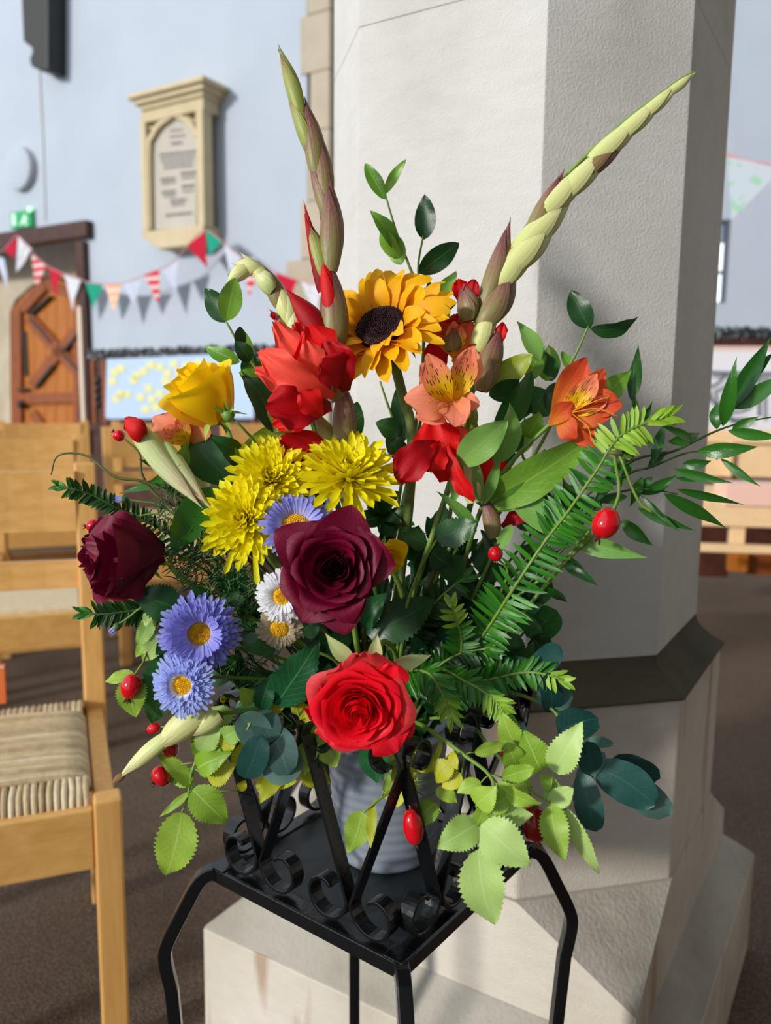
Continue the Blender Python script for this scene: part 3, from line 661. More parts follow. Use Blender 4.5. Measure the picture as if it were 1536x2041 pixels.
slab3(1385, 880, 1640, 952, 4.75, 0.04, M_PALE, 'back_panel', pw2); slab3(1385, 858, 1640, 884, 4.7, 0.07, M_PALE, 'top_rail', pw2); slab3(1452, 884, 1460, 952, 4.72, 0.05, M_PALE, 'stile', pw2)
slab3(1385, 950, 1640, 1104, 4.8, 0.03, M_DARKW, 'dark_lower_board', pw2)  # dark board added to fill the gap under the near pew
tag(slab3(1448, 966, 1600, 1010, 3.72, 0.2, simple('pale_pink_cover', srgb(240, 196, 180), 0.7), 'pink_book_box', None), 'pale pink box lying on the near right pew seat', 'box')
st = thing('low_wooden_step', P(1470, 1150, 4.2), 'low red-brown wooden step under the right pews', 'step')
slab3(1380, 1103, 1450, 1150, 4.2, 0.1, M_DARKW, 'riser_board', st); slab3(1452, 1103, 1490, 1140, 4.15, 0.1, M_DOOR, 'riser_board', st); slab3(1492, 1106, 1640, 1148, 4.2, 0.1, M_DOOR2, 'riser_board', st)

# ------------------------------------------------------------------ chairs
def make_chair(name, loc, rot, label, group, detail=False, rots=None):
    """local x = to the side, local y = towards the back, z up, origin at the front centre on the floor"""
    R_ = Matrix.Rotation(rot, 4, 'Z'); X, Y = V((cos(rot), sin(rot), 0)), V((-sin(rot), cos(rot), 0))
    c = thing(name, loc, label, 'chair', group)
    Lp = lambda x, y, z: V(loc) + X * x + Y * y + Z * z
    def bx(x0, x1, y0, y1, z0, z1, nm, m, bev=0.004, tilt=0):
        mb = MB(); mb.box(Lp((x0 + x1) / 2, (y0 + y1) / 2, (z0 + z1) / 2), (X, Y, Z), ((x1 - x0) / 2, (y1 - y0) / 2, (z1 - z0) / 2)); return mb.build(nm, m, c, bevel=bev)
    W2, D, H = 0.235, 0.47, 0.46; l = 0.043
    for sx in (-1, 1):
        a, b = (W2 - l, W2) if sx > 0 else (-W2, -W2 + l)
        bx(a, b, 0, l, 0, H, 'leg', M_OAK_V, 0.004)
        # rear leg carries on as the raked back post
        prof = [(D - 0.01, 0.0), (D + 0.035, 0.0), (D + 0.03, H), (D + 0.115, 0.955), (D + 0.08, 0.955), (D - 0.02, H)]
        mb = MB(); mb.prism([Lp(a, y, z) for y, z in prof], X * l); mb.build('back_post', M_OAK_V, c, bevel=0.004)
        bx(a + 0.008 if sx < 0 else a + 0.003, b - 0.003 if sx < 0 else b - 0.008, l, D - 0.01, H - 0.075, H - 0.012, 'side_rail', M_OAK_V)
        bx(a + 0.01, b - 0.01, l, D - 0.01, 0.16, 0.19, 'stretcher', M_OAK_V)
    bx(-W2 + l, W2 - l, 0.004, 0.03, H - 0.115, H - 0.012, 'front_rail', M_OAK_H)
    bx(-W2 + l, W2 - l, D, D + 0.022, H - 0.075, H - 0.012, 'back_rail', M_OAK_H)
    bx(-W2 + l, W2 - l, D + 0.0, D + 0.02, 0.2, 0.235, 'stretcher', M_OAK_H)
    for z0, z1, nm in ((0.815, 0.94, 'backrest'), (0.695, 0.752, 'back_slat')):
        yb = lambda z: D + 0.03 + (z - H) / 0.495 * 0.06 - 0.02
        mb = MB(); n = 6
        for i in range(n):
            xa_, xb_ = -W2 + l + (2 * W2 - 2 * l) * i / n, -W2 + l + (2 * W2 - 2 * l) * (i + 1) / n
            ca, cb = 0.018 * (1 - (2 * i / n - 1) ** 2), 0.018 * (1 - (2 * (i + 1) / n - 1) ** 2)
            q = [Lp(xa_, yb(z0) + ca, z0), Lp(xb_, yb(z0) + cb, z0), Lp(xb_, yb(z1) + cb, z1), Lp(xa_, yb(z1) + ca, z1)]; q2 = [v + Y * 0.022 for v in q]
            mb.add(q + q2, [(0, 1, 2, 3), (7, 6, 5, 4), (0, 4, 5, 1), (3, 2, 6, 7)] + ([(0, 3, 7, 4)] if i == 0 else []) + ([(1, 5, 6, 2)] if i == n - 1 else []))
        bmx = mb.build(nm, M_OAK_H, c)
    if not detail:
        bx(-W2 + l, W2 - l, 0.03, D, H - 0.03, H + 0.005, 'seat', M_RUSH, 0.012)
    else:
        # woven rush seat: front/back bands run front-to-back, the middle runs side to side
        bx(-W2 + l + 0.012, W2 - l - 0.012, 0.05, D - 0.03, H - 0.03, H - 0.012, 'seat_stuffing', M_RUSH, 0.004)
        xi = W2 - l - 0.004; rnd = random.Random(3)
        nst = 34
        for i in range(nst):
            x = -xi + 2 * xi * (i + 0.5) / nst
            for y0, y1 in ((0.022, 0.085), (D - 0.07, D + 0.004)):
                if abs(x) > xi - 0.05 and False: continue
                fr = y0 < 0.1
                pts = [Lp(x + rnd.uniform(-.0012, .0012), y0 if fr else y1, H - 0.03), Lp(x, (y0 + 0.004) if fr else y1 - 0.004, H - 0.008), Lp(x + rnd.uniform(-.0015, .0015), y0 + 0.022 if fr else y1 - 0.022, H + 0.004), Lp(x + rnd.uniform(-.002, .002), y1 - 0.004 if fr else y0 + 0.004, H + 0.006), Lp(x, y1 + 0.004 if fr else y0 - 0.004, H - 0.004)]
                MB().tube(spline(pts, 2), 0.0062, 5).build('rush_strand', M_RUSH, c, smooth=True)
        nst = 30
        for i in range(nst):
            y = 0.084 + (D - 0.07 - 0.084) * (i + 0.5) / nst
            pts = [Lp(-xi, y, H - 0.02), Lp(-xi + 0.012, y, H + 0.003)] + [Lp(-xi + 0.012 + (2 * xi - 0.024) * j / 6, y + rnd.uniform(-.0022, .0022), H + 0.007 + 0.004 * sin(j * pi / 6)) for j in range(1, 6)] + [Lp(xi - 0.012, y, H + 0.003), Lp(xi, y, H - 0.02)]
            MB().tube(spline(pts, 2), 0.0062, 5).build('rush_strand', M_RUSH, c, smooth=True)
    return c
RC = 0.379
zs = FL + 0.46; X_, Y_ = V((cos(RC), sin(RC), 0)), V((-sin(RC), cos(RC), 0))
fr = on_z(243, 1592, zs); fr.z = FL
base = fr - X_ * 0.235
near = make_chair('rush_seat_chair', base, RC, 'nearest light oak chair with woven rush seat at the left edge', 'oak chairs with rush seats', True)
def copy_tree(o, parent=None):
    c = o.copy(); COL.objects.link(c); c.parent = parent; ORG[c] = ORG[o]
    for ch in list(o.children): copy_tree(ch, c)
    return c
spots = [(0.02, 1.28, 'oak chair directly behind the nearest chair, its back under the crimson side rose', 0),
         (0.60, 2.10, 'oak chair seen through the branches left of the chrysanthemums', 0.03),
         (-0.3, 1.9, 'oak chair whose backrest shows above the nearest chair at left', -0.02),
         (0.10, 3.05, 'oak chair in the third row in front of the wooden door', 0.02),
         (0.68, 3.0, 'oak chair in the third row below the notice board', 0),
         (-0.52, 3.1, 'oak chair in the third row at the left picture edge', 0.0),
         (1.28, 2.95, 'oak chair in the third row behind the yellow rose', 0.0)]
proto = None
for dx, dy, lb, dr_ in spots:
    loc = base + X_ * dx + Y_ * dy
    if proto is None: proto = make_chair('rush_seat_chair', loc, RC, lb, 'oak chairs with rush seats'); continue
    c = copy_tree(proto); c.location = loc; c.rotation_euler = (0, 0, dr_); c['label'] = lb
M_ORB = simple('orange_cloth_cover', srgb(240, 122, 62), 0.7); M_PINKB = simple('pink_cloth_cover', srgb(232, 150, 128), 0.7)
def book(c, sx, sy, sz, rot, m, label, nm='hymn_book'):
    X, Y = V((cos(rot), sin(rot), 0)), V((-sin(rot), cos(rot), 0)); t = thing(nm, V(c), label, 'book')
    for s_ in (-1, 1):
        mb = MB(); mb.box(V(c) + Z * sz / 2 + Y * (s_ * (sy / 2 - 0.0015)), (X, Y, Z), (sx / 2, 0.0015, sz / 2)); mb.build('cover', m, t)
    mb = MB(); mb.box(V(c) + Z * sz / 2 - X * (sx / 2 - 0.0015), (X, Y, Z), (0.0015, sy / 2, sz / 2)); mb.build('spine', m, t)
    mb = MB(); mb.box(V(c) + Z * sz / 2 + X * 0.002, (X, Y, Z), (sx / 2 - 0.004, sy / 2 - 0.004, sz / 2 - 0.004)); mb.build('pages', simple('book_pages', srgb(226, 216, 200), 0.8), t)
bp = on_z(-14, 1400, zs + 0.012); book(bp, 0.05, 0.03, 0.075, RC, M_ORB, 'orange book standing at the back of the nearest rush seat')
bp = base + X_ * 0.70 + Y_ * 2.32; bp.z = zs + 0.006; book(bp, 0.15, 0.05, 0.07, RC, M_PINKB, 'pink book behind the aster foliage on a second-row chair')

# ------------------------------------------------------------------ plant stand
ZP = kz(0.45)
cF, cL, cR_ = (on_z(x, y, ZP) for x, y in ((800, 1922), (424, 1728), (1074, 1690)))
cB = cL + cR_ - cF
ctr = (cL + cR_) / 2
# square it up
side = ((cL - cF).length + (cR_ - cF).length) / 2
eL = (cL - cF).normalized(); eR = (cR_ - cF); eR = (eR - eL * eR.dot(eL)).normalized()
cL = cF + eL * side; cR_ = cF + eR * side; cB = cF + (eL + eR) * side; ctr = (cL + cR_) / 2
stand = thing('scrollwork_plant_stand', V((ctr.x, ctr.y, FL)), 'black wrought iron plant stand with scrolled sides holding the flower pot', 'plant stand')
mb = MB(); ins = 0.012
mb.prism([c + (ctr - c).normalized() * ins * 1.4 - Z * 0.004 for c in (cF, cR_, cB, cL)], Z * 0.003); mb.build('shelf_plate', M_SHEET, stand)
corners = [cF, cR_, cB, cL]
for i in range(4):
    a, b = corners[i], corners[(i + 1) % 4]; d = (b - a).normalized(); inn = (ctr - (a + b) / 2).normalized()
    mb = MB(); mb.box((a + b) / 2 + inn * 0.008 - Z * 0.002, (d, inn, Z), ((b - a).length / 2, 0.009, 0.0028)); mb.box((a + b) / 2 - Z * 0.007, (d, inn, Z), ((b - a).length / 2, 0.0022, 0.0075)); mb.build('rim_bar', M_IRON, stand, bevel=0.0012)
for c in corners:
    q_ = (ctr - c).normalized() * 0.012; mb = MB(); mb.box(c + q_ - Z * 0.0015, (eL, eR, Z), (0.0105, 0.0105, 0.0036)); mb.build('corner_plate', M_IRON, stand, bevel=0.0008)
for c in corners:
    d = (c - ctr).normalized(); tw = Z.cross(d)
    pts = [c - d * 0.004 - Z * 0.004, c + d * 0.012 - Z * 0.012, c + d * 0.030 - Z * 0.045, c + d * 0.046 - Z * 0.078, c + d * 0.050 - Z * 0.098, c + d * 0.044 - Z * 0.135, V((c.x, c.y, FL)) + d * 0.012]
    pp = spline(pts[:-1], 4) + [pts[-1].lerp(pts[-2], 0.5), pts[-1]]
    MB().strip(pp, 0.0135, 0.0135, tw).build('leg', M_IRON, stand, bevel=0.0015)
def scroll_bar(a, up_, out, inn_dir, H_=0.165, top=True):
    """bar from the V's foot a, rising along 'up_', foot scroll curling to 'out', head scroll curling the other way"""
    pts = []
    # foot scroll: spiral of 1.3 turns hanging outward of the foot
    r0 = 0.027; cen = a + out * r0 + Z * r0
    for i in range(26):
        t = i / 25; ang = pi * 0.15 + (1 - t) * pi * 1.75; r = r0 * (0.38 + 0.62 * t)
        pts.append(cen + (-out) * (cos(ang - pi * 0.15) * r) - Z * (sin(ang - pi * 0.15) * r))
    # pts now end at the inner side of the scroll nearest to the V axis, heading up
    s0_ = pts[-1]; head = s0_ + up_ * H_
    for i in range(1, 7): pts.append(s0_.lerp(head, i / 6))
    if top:
        r1 = 0.020; cen = head + inn_dir * r1
        for i in range(1, 24):
            t = i / 23; ang = t * pi * 1.6; r = r1 * (1 - 0.6 * t)
            pts.append(cen - inn_dir * (cos(ang) * r) + Z * (sin(ang) * r))
    return pts
for i in range(4):
    a, b = corners[i], corners[(i + 1) % 4]; d = (b - a).normalized(); L = (b - a).length; inn = (ctr - (a + b) / 2).normalized()
    for k in (0.27, 0.745):
        foot = a + d * (L * k) + inn * 0.009 + Z * 0.003
        for sg in (-1, 1):
            out = d * sg; upv = (Z * 1.0 + d * (sg * 0.37)).normalized()
            pts = scroll_bar(foot + d * sg * 0.002, upv, out, -out, 0.155)
            MB().strip(pts, 0.0155, 0.0034, inn).build('scroll', M_IRON, stand, bevel=0.0006, seg=1)
# ring of flat bar joining the scroll heads
# pot
pot = thing('ribbed_flower_pot', V((0, 0, 0)), 'grey ribbed round pot standing on the iron shelf plate', 'pot')
pb = on_z(768, 1690, ZP); pot.location = pb; ORG[pot] = V(pb)
prof = [(0.0, 0.0), (0.050, 0.0), (0.053, 0.004)]
for i in range(1, 60):
    h = 0.004 + i * 0.0022; r = 0.053 + 0.012 * (i / 60) + 0.00045 * sin(i * 1.25); prof.append((r, h))
prof += [(0.070, 0.136), (0.070, 0.146), (0.064, 0.147), (0.062, 0.13), (0.0, 0.128)]
MB().lathe(pb, prof, Z, 56).build('pot_body', M_POT, pot, smooth=True)
POTM = pb + Z * 0.147
print('POT', pb, 'ctr', ctr, 'ZP', ZP)

# ================================================================== FLOWERS
rng = random.Random(77)
def prof_oval(v): return 0.5 * max(0, sin(pi * v ** 0.86)) ** 0.72
def prof_lance(v): return 0.5 * max(0, sin(pi * v ** 0.72)) ** 1.15
def prof_rose(v): return 0.5 * max(0, sin(pi * v ** 0.72)) ** 0.72 * (1 - 0.25 * v ** 5)
def prof_round(v): return 0.5 * sqrt(max(0, 1 - (2 * v - 1) ** 2)) ** 0.85
def prof_needle(v): return 0.5 * min(1, 0.35 + v * 5) * max(0, min(1, (1 - v) * 3.2)) ** 0.7
def prof_sun(v): return 0.5 * max(0, sin(pi * (0.15 + 0.80 * v) ** 1.15)) ** 0.6 * (1 if v < .99 else .35)
def prof_spoon(v): return 0.5 * (0.45 + 0.55 * v) * min(1, max(0, (1 - v)) * 7) ** 0.5
def prof_ruffle(v): return 0.5 * (0.22 + 0.78 * sin(min(1, v * 1.25) * pi / 2) ** 1.3) * min(1, (1 - v) * 3.5 + 0.22) ** 0.6
def prof_als(v): return 0.5 * max(0.06, sin(pi * (0.03 + 0.93 * v) ** 1.5)) ** 0.7
PROFS = dict(oval=prof_oval, lance=prof_lance, rose=prof_rose, round=prof_round, needle=prof_needle, sun=prof_sun, spoon=prof_spoon, ruffle=prof_ruffle, als=prof_als)
_cache = {}
# kind: profile, rows, columns, fold, serration, ruffle
KINDS = dict(oval=('oval', 14, 6, 0.22, 0, 0.02), lance=('lance', 14, 4, 0.25, 0, 0.01), rose=('rose', 30, 6, 0.14, 0.10, 0.025), round=('round', 14, 6, 0.10, 0, 0.015),
             needle=('needle', 6, 2, 0.3, 0, 0), sun=('sun', 10, 4, 0.22, 0, 0.02), spoon=('spoon', 8, 2, 0.9, 0, 0), ruffle=('ruffle', 14, 10, 0.12, 0, 0.06), als=('als', 14, 6, 0.3, 0, 0.03), sepal=('lance', 8, 4, 0.4, 0, 0.01))
def leafmesh(kind, var, mat):
    key = (kind, var, mat.name)
    if key in _cache: return _cache[key]
    pf, nv, nu, fold, ser, ruf = KINDS[kind]; p = PROFS[pf]; r = random.Random(hash((kind, var)) if False else (sum(map(ord, kind)) * 31 + var * 7))
    bend = (0, 0.10, -0.10, 0.05, -0.05, 0)[var % 6]; arch = (0.08, 0.14, 0.05, -0.06, 0.20, 0.11)[var % 6]; tw = r.uniform(-0.5, 0.5)
    if kind == 'needle': arch *= 0.7; tw *= 0.3
    if kind == 'spoon': arch = (-0.06, 0.05, -0.12, 0.02, -0.18, 0.1)[var % 6]; bend *= 0.6; tw = 0
    ph = r.uniform(0, 6)
    vs_, uv, fs = [], [], []
    for i in range(nv + 1):
        v = i / nv; hw = p(v)
        for j in range(nu + 1):
            u = -1 + 2 * j / nu; e = hw
            if ser and abs(u) == 1: e = hw * (1 + ser * (1 if i % 2 else -0.6))
            if kind == 'ruffle': e = hw * (1 + 0.04 * sin(v * 21 + ph))
            x = u * e; vy = v
            z = fold * abs(u) ** 1.3 * hw * 0.5 + arch * 4 * v * (1 - v) + ruf * sin(v * 13 + ph + u * 2) * abs(u) ** 2 * (0.3 + v)
            if kind in ('ruffle', 'als'):
                z += ruf * 0.7 * sin(u * 7 + ph) * v ** 2; vy = v * (1 - 0.07 * u * u * v) + (0.02 * sin(u * 11 + ph) * v if kind == 'ruffle' else 0)
            if kind == 'spoon': z = 0.6 * u * u * hw * 0.4 + arch * 4 * v * (1 - v)
            a = tw * v; x, z = x * cos(a) - (z - arch * 4 * v * (1 - v)) * sin(a) * 0.5, z + x * sin(a) * 0.5
            x += bend * 4 * v * (1 - v)
            vs_.append(V((x, vy, z))); uv.append(((u + 1) / 2, v))
    w_ = nu + 1
    for i in range(nv):
        for j in range(nu): fs.append((i * w_ + j, i * w_ + j + 1, (i + 1) * w_ + j + 1, (i + 1) * w_ + j))
    me = mesh(kind, vs_, fs, mat, uv); _cache[key] = me; return me
def frame(b, tip, wd, roll=0.0, face=None):
    d = tip - b; L = d.length; y = d / L
    f_ = face if face is not None else (CAM - b).normalized()
    x = y.cross(f_)
    if x.length < 1e-4: x = y.orthogonal()
    x.normalize(); x = Matrix.Rotation(roll, 3, y) @ x; z = x.cross(y)
    zsc = min(L, wd * 2.5)
    m = Matrix(((x.x * wd, y.x * L, z.x * zsc, b.x), (x.y * wd, y.y * L, z.y * zsc, b.y), (x.z * wd, y.z * L, z.z * zsc, b.z), (0, 0, 0, 1))); return m
def place(parent, name, kind, mat, b, tip, wd, roll=0.0, var=None, face=None, label=None):
    me = leafmesh(kind, rng.randrange(6) if var is None else var, mat)
    o = bpy.data.objects.new(name, me); COL.objects.link(o); o.parent = parent
    m = frame(b, tip, wd, roll, face); m.translation = b - ORG[parent]; o.matrix_local = m; ORG[o] = ORG[parent]
    if label: o['label'] = label
    return o
PXM = lambda t: t / FPX
def pot_pt(r=0.045):
    a = rng.uniform(0, 2 * pi); q = rng.uniform(0, r); return POTM + V((cos(a) * q, sin(a) * q, -0.02))
def stemline(pts, pot_=True, n=5):
    w_ = [P(*p) for p in pts]
    if pot_: w_ = [pot_pt()] + w_
    return spline(w_, n)
def plant(name, label, cat, pts, group=None, pot_=True, r0=0.0022, r1=0.0012, mat=None, sides=7, loc=None):
    sp = stemline(pts, pot_); o = thing(name, sp[0], label, cat, group)
    n = len(sp); rr = [r0 + (r1 - r0) * i / (n - 1) for i in range(n)]
    MB().tube(sp, rr, sides).build('stem', mat or M_STEM, o, smooth=True)
    return o, sp
def put_leaves(o, pts, leaves, kind, mats, name='leaf', dts=0.014, pet=0):
    """leaves: (base x, base y, tip x, tip y, width px[, roll[, material index[, dt]]])"""
    for lf in leaves:
        bx, by, tx, ty, wpx = lf[:5]; roll = lf[5] if len(lf) > 5 and lf[5] is not None else rng.uniform(-0.35, 0.35)
        mt = mats[lf[6]] if len(lf) > 6 and lf[6] is not None else rng.choice(mats)
        t = min(pts, key=lambda p: (p[0] - bx) ** 2 + (p[1] - by) ** 2)[2] if pts else 0.78
        dt = lf[7] if len(lf) > 7 else rng.uniform(-dts, dts) - 0.004
        b = P(bx, by, t); tip = P(tx, ty, t + dt)
        place(o, name, kind, mt, b, tip, wpx * PXM(t) / max(0.35, cos(roll)), roll)
        if pet:
            sp = min(pts, key=lambda p: (p[0] - bx) ** 2 + (p[1] - by) ** 2); a = P(sp[0], sp[1], t)
            if (a - b).length > 0.002 and (a - b).length < 0.05: MB().tube([a, a.lerp(b, 0.5) + V((0, 0, 0.001)), b], 0.0007, 5).build('leaf_stalk', mats[0] if False else M_STEM, o, smooth=True)

# ---- the dark leafy mass in the middle: stems radiate from the pot
dark_specs = [((560, 1080, .80), 'dark leafy stem behind the chrysanthemums'), ((450, 1180, .79), 'dark leafy stem behind the lilac aster'), ((430, 1330, .79), 'dark leafy stem low on the left side'),
              ((640, 1010, .83), 'dark leafy stem between chrysanthemums and gladiolus'), ((760, 1030, .84), 'dark leafy stem under the peach alstroemeria'), ((870, 1080, .85), 'dark leafy stem in the shade right of the dark rose'),
              ((980, 1110, .86), 'dark leafy stem beneath the folded pale leaves'), ((1060, 1180, .85), 'dark leafy stem against the pillar shadow'), ((1010, 1330, .83), 'dark leafy stem under the long yew branch'),
              ((880, 1250, .83), 'dark leafy stem in the centre right of the red rose'), ((640, 1300, .82), 'dark leafy stem left of the red rose'), ((540, 1390, .79), 'dark leafy stem above the eucalyptus at left'),
              ((720, 1200, .84), 'dark leafy stem in the very centre of the bouquet'),
              ((820, 1120, .86), 'dark leafy stem behind the half hidden yellow rose'), ((930, 1180, .87), 'dark leafy stem behind the small shaded hip'), ((1000, 1230, .86), 'dark leafy stem beneath the middle of the long yew branch'),
              ((1100, 1010, .86), 'dark leafy stem behind the fresh tip of the long yew branch'), ((900, 1060, .87), 'dark leafy stem behind the scarlet blooms on the right')]
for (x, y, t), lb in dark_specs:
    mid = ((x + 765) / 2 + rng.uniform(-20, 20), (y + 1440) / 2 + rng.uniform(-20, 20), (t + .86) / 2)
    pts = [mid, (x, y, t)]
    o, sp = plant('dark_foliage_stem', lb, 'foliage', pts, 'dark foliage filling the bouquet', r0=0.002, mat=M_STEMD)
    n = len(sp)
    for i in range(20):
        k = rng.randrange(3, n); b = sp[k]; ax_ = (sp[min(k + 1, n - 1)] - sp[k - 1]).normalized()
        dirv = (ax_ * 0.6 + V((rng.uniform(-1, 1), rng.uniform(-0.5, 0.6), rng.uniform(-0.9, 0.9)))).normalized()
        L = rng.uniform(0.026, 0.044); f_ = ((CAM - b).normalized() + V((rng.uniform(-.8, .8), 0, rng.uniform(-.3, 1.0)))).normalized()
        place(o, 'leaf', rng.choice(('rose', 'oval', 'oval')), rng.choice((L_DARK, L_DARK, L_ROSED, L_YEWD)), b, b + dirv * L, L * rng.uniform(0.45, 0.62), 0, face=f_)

# ---- smooth oval leafed sprigs
def sprig(name, label, cat, pts, leaves, kind, mats, group=None, r0=0.0022, r1=0.001, mat=None, pot_=True, pet=0, dts=0.014):
    o, sp = plant(name, label, cat, pts, group, pot_, r0, r1, mat); put_leaves(o, pts + [], leaves, kind, mats, dts=dts, pet=pet); return o
G_ = 'smooth oval-leaved sprigs'
sprig('privet_sprig', 'tall oval-leaved sprig, topmost left of the pair above the sunflower', 'sprig', [(835, 800, .86), (836, 600, .86), (815, 530, .86), (792, 470, .86), (768, 390, .86)],
      [(768, 398, 727, 325, 30), (767, 386, 809, 318, 20), (793, 500, 737, 420, 32, .4), (800, 528, 768, 455, 42), (797, 515, 760, 450, 30, -.5)], 'oval', [L_PRIVET], G_)
sprig('privet_sprig', 'oval-leaved sprig right of and lower than the tall one above the sunflower', 'sprig', [(850, 780, .87), (845, 640, .87), (833, 540, .87), (843, 470, .865)],
      [(845, 478, 846, 387, 44, 0), (834, 545, 915, 484, 46, .1), (870, 595, 909, 540, 32), (868, 610, 910, 603, 26, .3, 1), (850, 625, 855, 560, 34, .4, 1), (856, 680, 895, 620, 36, 0, 0)], 'oval', [L_PRIVET, L_DARK], G_)
sprig('privet_sprig', 'two-tipped oval-leaved sprig in front of the pillar corner right of centre', 'sprig', [(1080, 880, .85), (1120, 760, .84), (1150, 700, .83), (1172, 650, .82)],
      [(1176, 655, 1137, 578, 46, -.2), (1176, 655, 1272, 630, 34, .7), (1088, 760, 1094, 688, 48, 0), (1092, 830, 1052, 770, 58, .2, 1), (1092, 822, 1110, 762, 36, .4, 1), (1100, 760, 1082, 700, 40), (1085, 900, 1100, 955, 44, 0), (1140, 740, 1118, 700, 22)], 'oval', [L_PRIVET, L_DARK], G_)
sprig('privet_sprig', 'oval-leaved sprig rising at upper left beside the yellow rose', 'sprig', [(600, 860, .83), (530, 760, .82), (485, 700, .81), (450, 640, .80)],
      [(449, 643, 408, 574, 46, 0), (451, 640, 468, 553, 48, 0), (480, 690, 478, 650, 24, .5, 1), (478, 722, 408, 690, 32), (505, 735, 478, 650, 24, .5), (497, 722, 468, 680, 34, 0, 1), (520, 745, 548, 700, 36), (515, 760, 495, 700, 44), (525, 750, 476, 742, 34), (540, 780, 480, 742, 30, 0, 1)], 'oval', [L_PRIVET, L_DARK], G_)
sprig('privet_sprig', 'short leafy sprig in front of the pillar below the sunflower', 'sprig', [(800, 960, .86), (790, 860, .86), (770, 800, .86), (757, 760, .86)],
      [(805, 880, 792, 770, 46, .1, 1), (800, 862, 748, 842, 46, .1, 1), (812, 910, 768, 872, 40, 0, 1), (700, 880, 712, 800, 48, .1, 1), (690, 890, 728, 870, 42, .2, 1)], 'oval', [L_PRIVET, L_DARK], G_)
sprig('privet_sprig', 'oval-leaved sprig in the gap between the two alstroemeria heads', 'sprig', [(1030, 1000, .85), (1040, 900, .85), (1045, 830, .85)],
      [(1040, 905, 1060, 830, 40), (1035, 900, 1000, 850, 44), (1045, 870, 1075, 820, 40), (1085, 960, 1085, 895, 46), (1020, 930, 985, 895, 40, 0, 1), (1050, 830, 1030, 790, 34)], 'oval', [L_PRIVET, L_DARK], G_)
# ---- large single leaves behind the yellow rose
sprig('laurel_sprig', 'large dark and olive leaves below the yellow rose', 'sprig', [(600, 1080, .82), (540, 990, .81), (500, 930, .80), (470, 880, .79)],
      [(470, 965, 365, 848, 84, .1, 0), (466, 950, 600, 832, 84, 0, 1), (545, 862, 482, 748, 58, .4, 0), (440, 975, 345, 1088, 74, .2, 0, -.02), (480, 985, 560, 905, 70, .2, 1), (500, 940, 440, 880, 40, .7, 0), (540, 860, 585, 800, 50, 0, 1), (480, 900, 420, 870, 36, 0, 0)], 'oval', [L_DARK, L_OLIVE], dts=.02)

# ---- rose leaves deep green
G_ = 'deep green rose leaves'
sprig('rose_leaf_spray', 'deep green toothed rose leaves right of the dark crimson rose', 'foliage', [(800, 1250, .80), (830, 1150, .80), (870, 1075, .79)],
      [(868, 1072, 953, 1040, 58, 0), (728, 1262, 868, 1192, 84, -.1), (722, 1245, 772, 1182, 52), (860, 1100, 905, 1130, 50, .5, 1), (850, 1085, 800, 1060, 40, .6, 1), (880, 1150, 925, 1110, 50, .6, 1)], 'rose', [L_ROSED, L_DARK], G_)
sprig('rose_leaf_spray', 'deep green toothed rose leaves left of the big red rose', 'foliage', [(700, 1400, .78), (600, 1390, .76), (550, 1395, .76)],
      [(548, 1405, 636, 1275, 78, .15), (520, 1415, 545, 1340, 40), (548, 1300, 470, 1270, 44, .3, 1), (600, 1260, 640, 1240, 50, .3, 1), (640, 1400, 655, 1320, 50, .3, 1)], 'rose', [L_ROSED, L_DARK], G_)
sprig('rose_leaf_spray', 'toothed blue-green rose leaves between the side rose and the lilac aster', 'foliage', [(500, 1290, .79), (400, 1240, .77), (350, 1210, .76)],
      [(358, 1215, 266, 1180, 72, 0), (470, 1216, 456, 1168, 44, 0), (345, 1262, 310, 1305, 42, 0), (345, 1285, 303, 1442, 78, .1), (420, 1220, 380, 1165, 40, .5, 1), (430, 1260, 475, 1235, 34, .3, 1)], 'rose', [L_ROSED, L_DARK], G_)
sprig('rose_leaf_spray', 'green toothed leaves hanging under the big red rose', 'foliage', [(750, 1460, .74), (745, 1490, .735)],
      [(738, 1478, 752, 1560, 58, 0), (775, 1520, 768, 1565, 20, .4)], 'rose', [L_ROSED], G_, r0=.0014)

# ---- hips
def hip(parent, x, y, t, rx, ry, ang=0.0, name='rose_hip', mat=None, top=None):
    """ang: direction the calyx points in the picture plane, 0 = down"""
    ax_ = (-up * cos(ang) + rt * sin(ang)).normalized(); c = P(x, y, t); R_, H_ = rx * PXM(t), ry * PXM(t)
    pr = [(0, -H_)] + [(R_ * sin(pi * i / 12) ** 0.85, -H_ * cos(pi * i / 12)) for i in range(1, 12)] + [(R_ * 0.16, H_)]
    b = MB().lathe(c, pr, ax_, 20).build(name, mat or M_HIP, parent, smooth=True)
    mb = MB(); e = c + ax_ * H_ * 0.96
    for k in range(5):
        a = 2 * pi * k / 5; x_ = ax_.orthogonal().normalized(); y_ = ax_.cross(x_); d = x_ * cos(a) + y_ * sin(a)
        mb.tube([e, e + ax_ * R_ * 0.22 + d * R_ * 0.2, e + ax_ * R_ * 0.5 + d * R_ * 0.42], [R_ * 0.12, R_ * 0.1, R_ * 0.03], 5)
    cx_ = mb.build('calyx', M_CALYX, b, smooth=True)
    return c - ax_ * H_
def hip_stem(o, pts, r=0.0009, m=None): MB().tube(spline([P(*p) for p in pts], 4), r, 6).build('stalk', m or M_STEM, o, smooth=True)

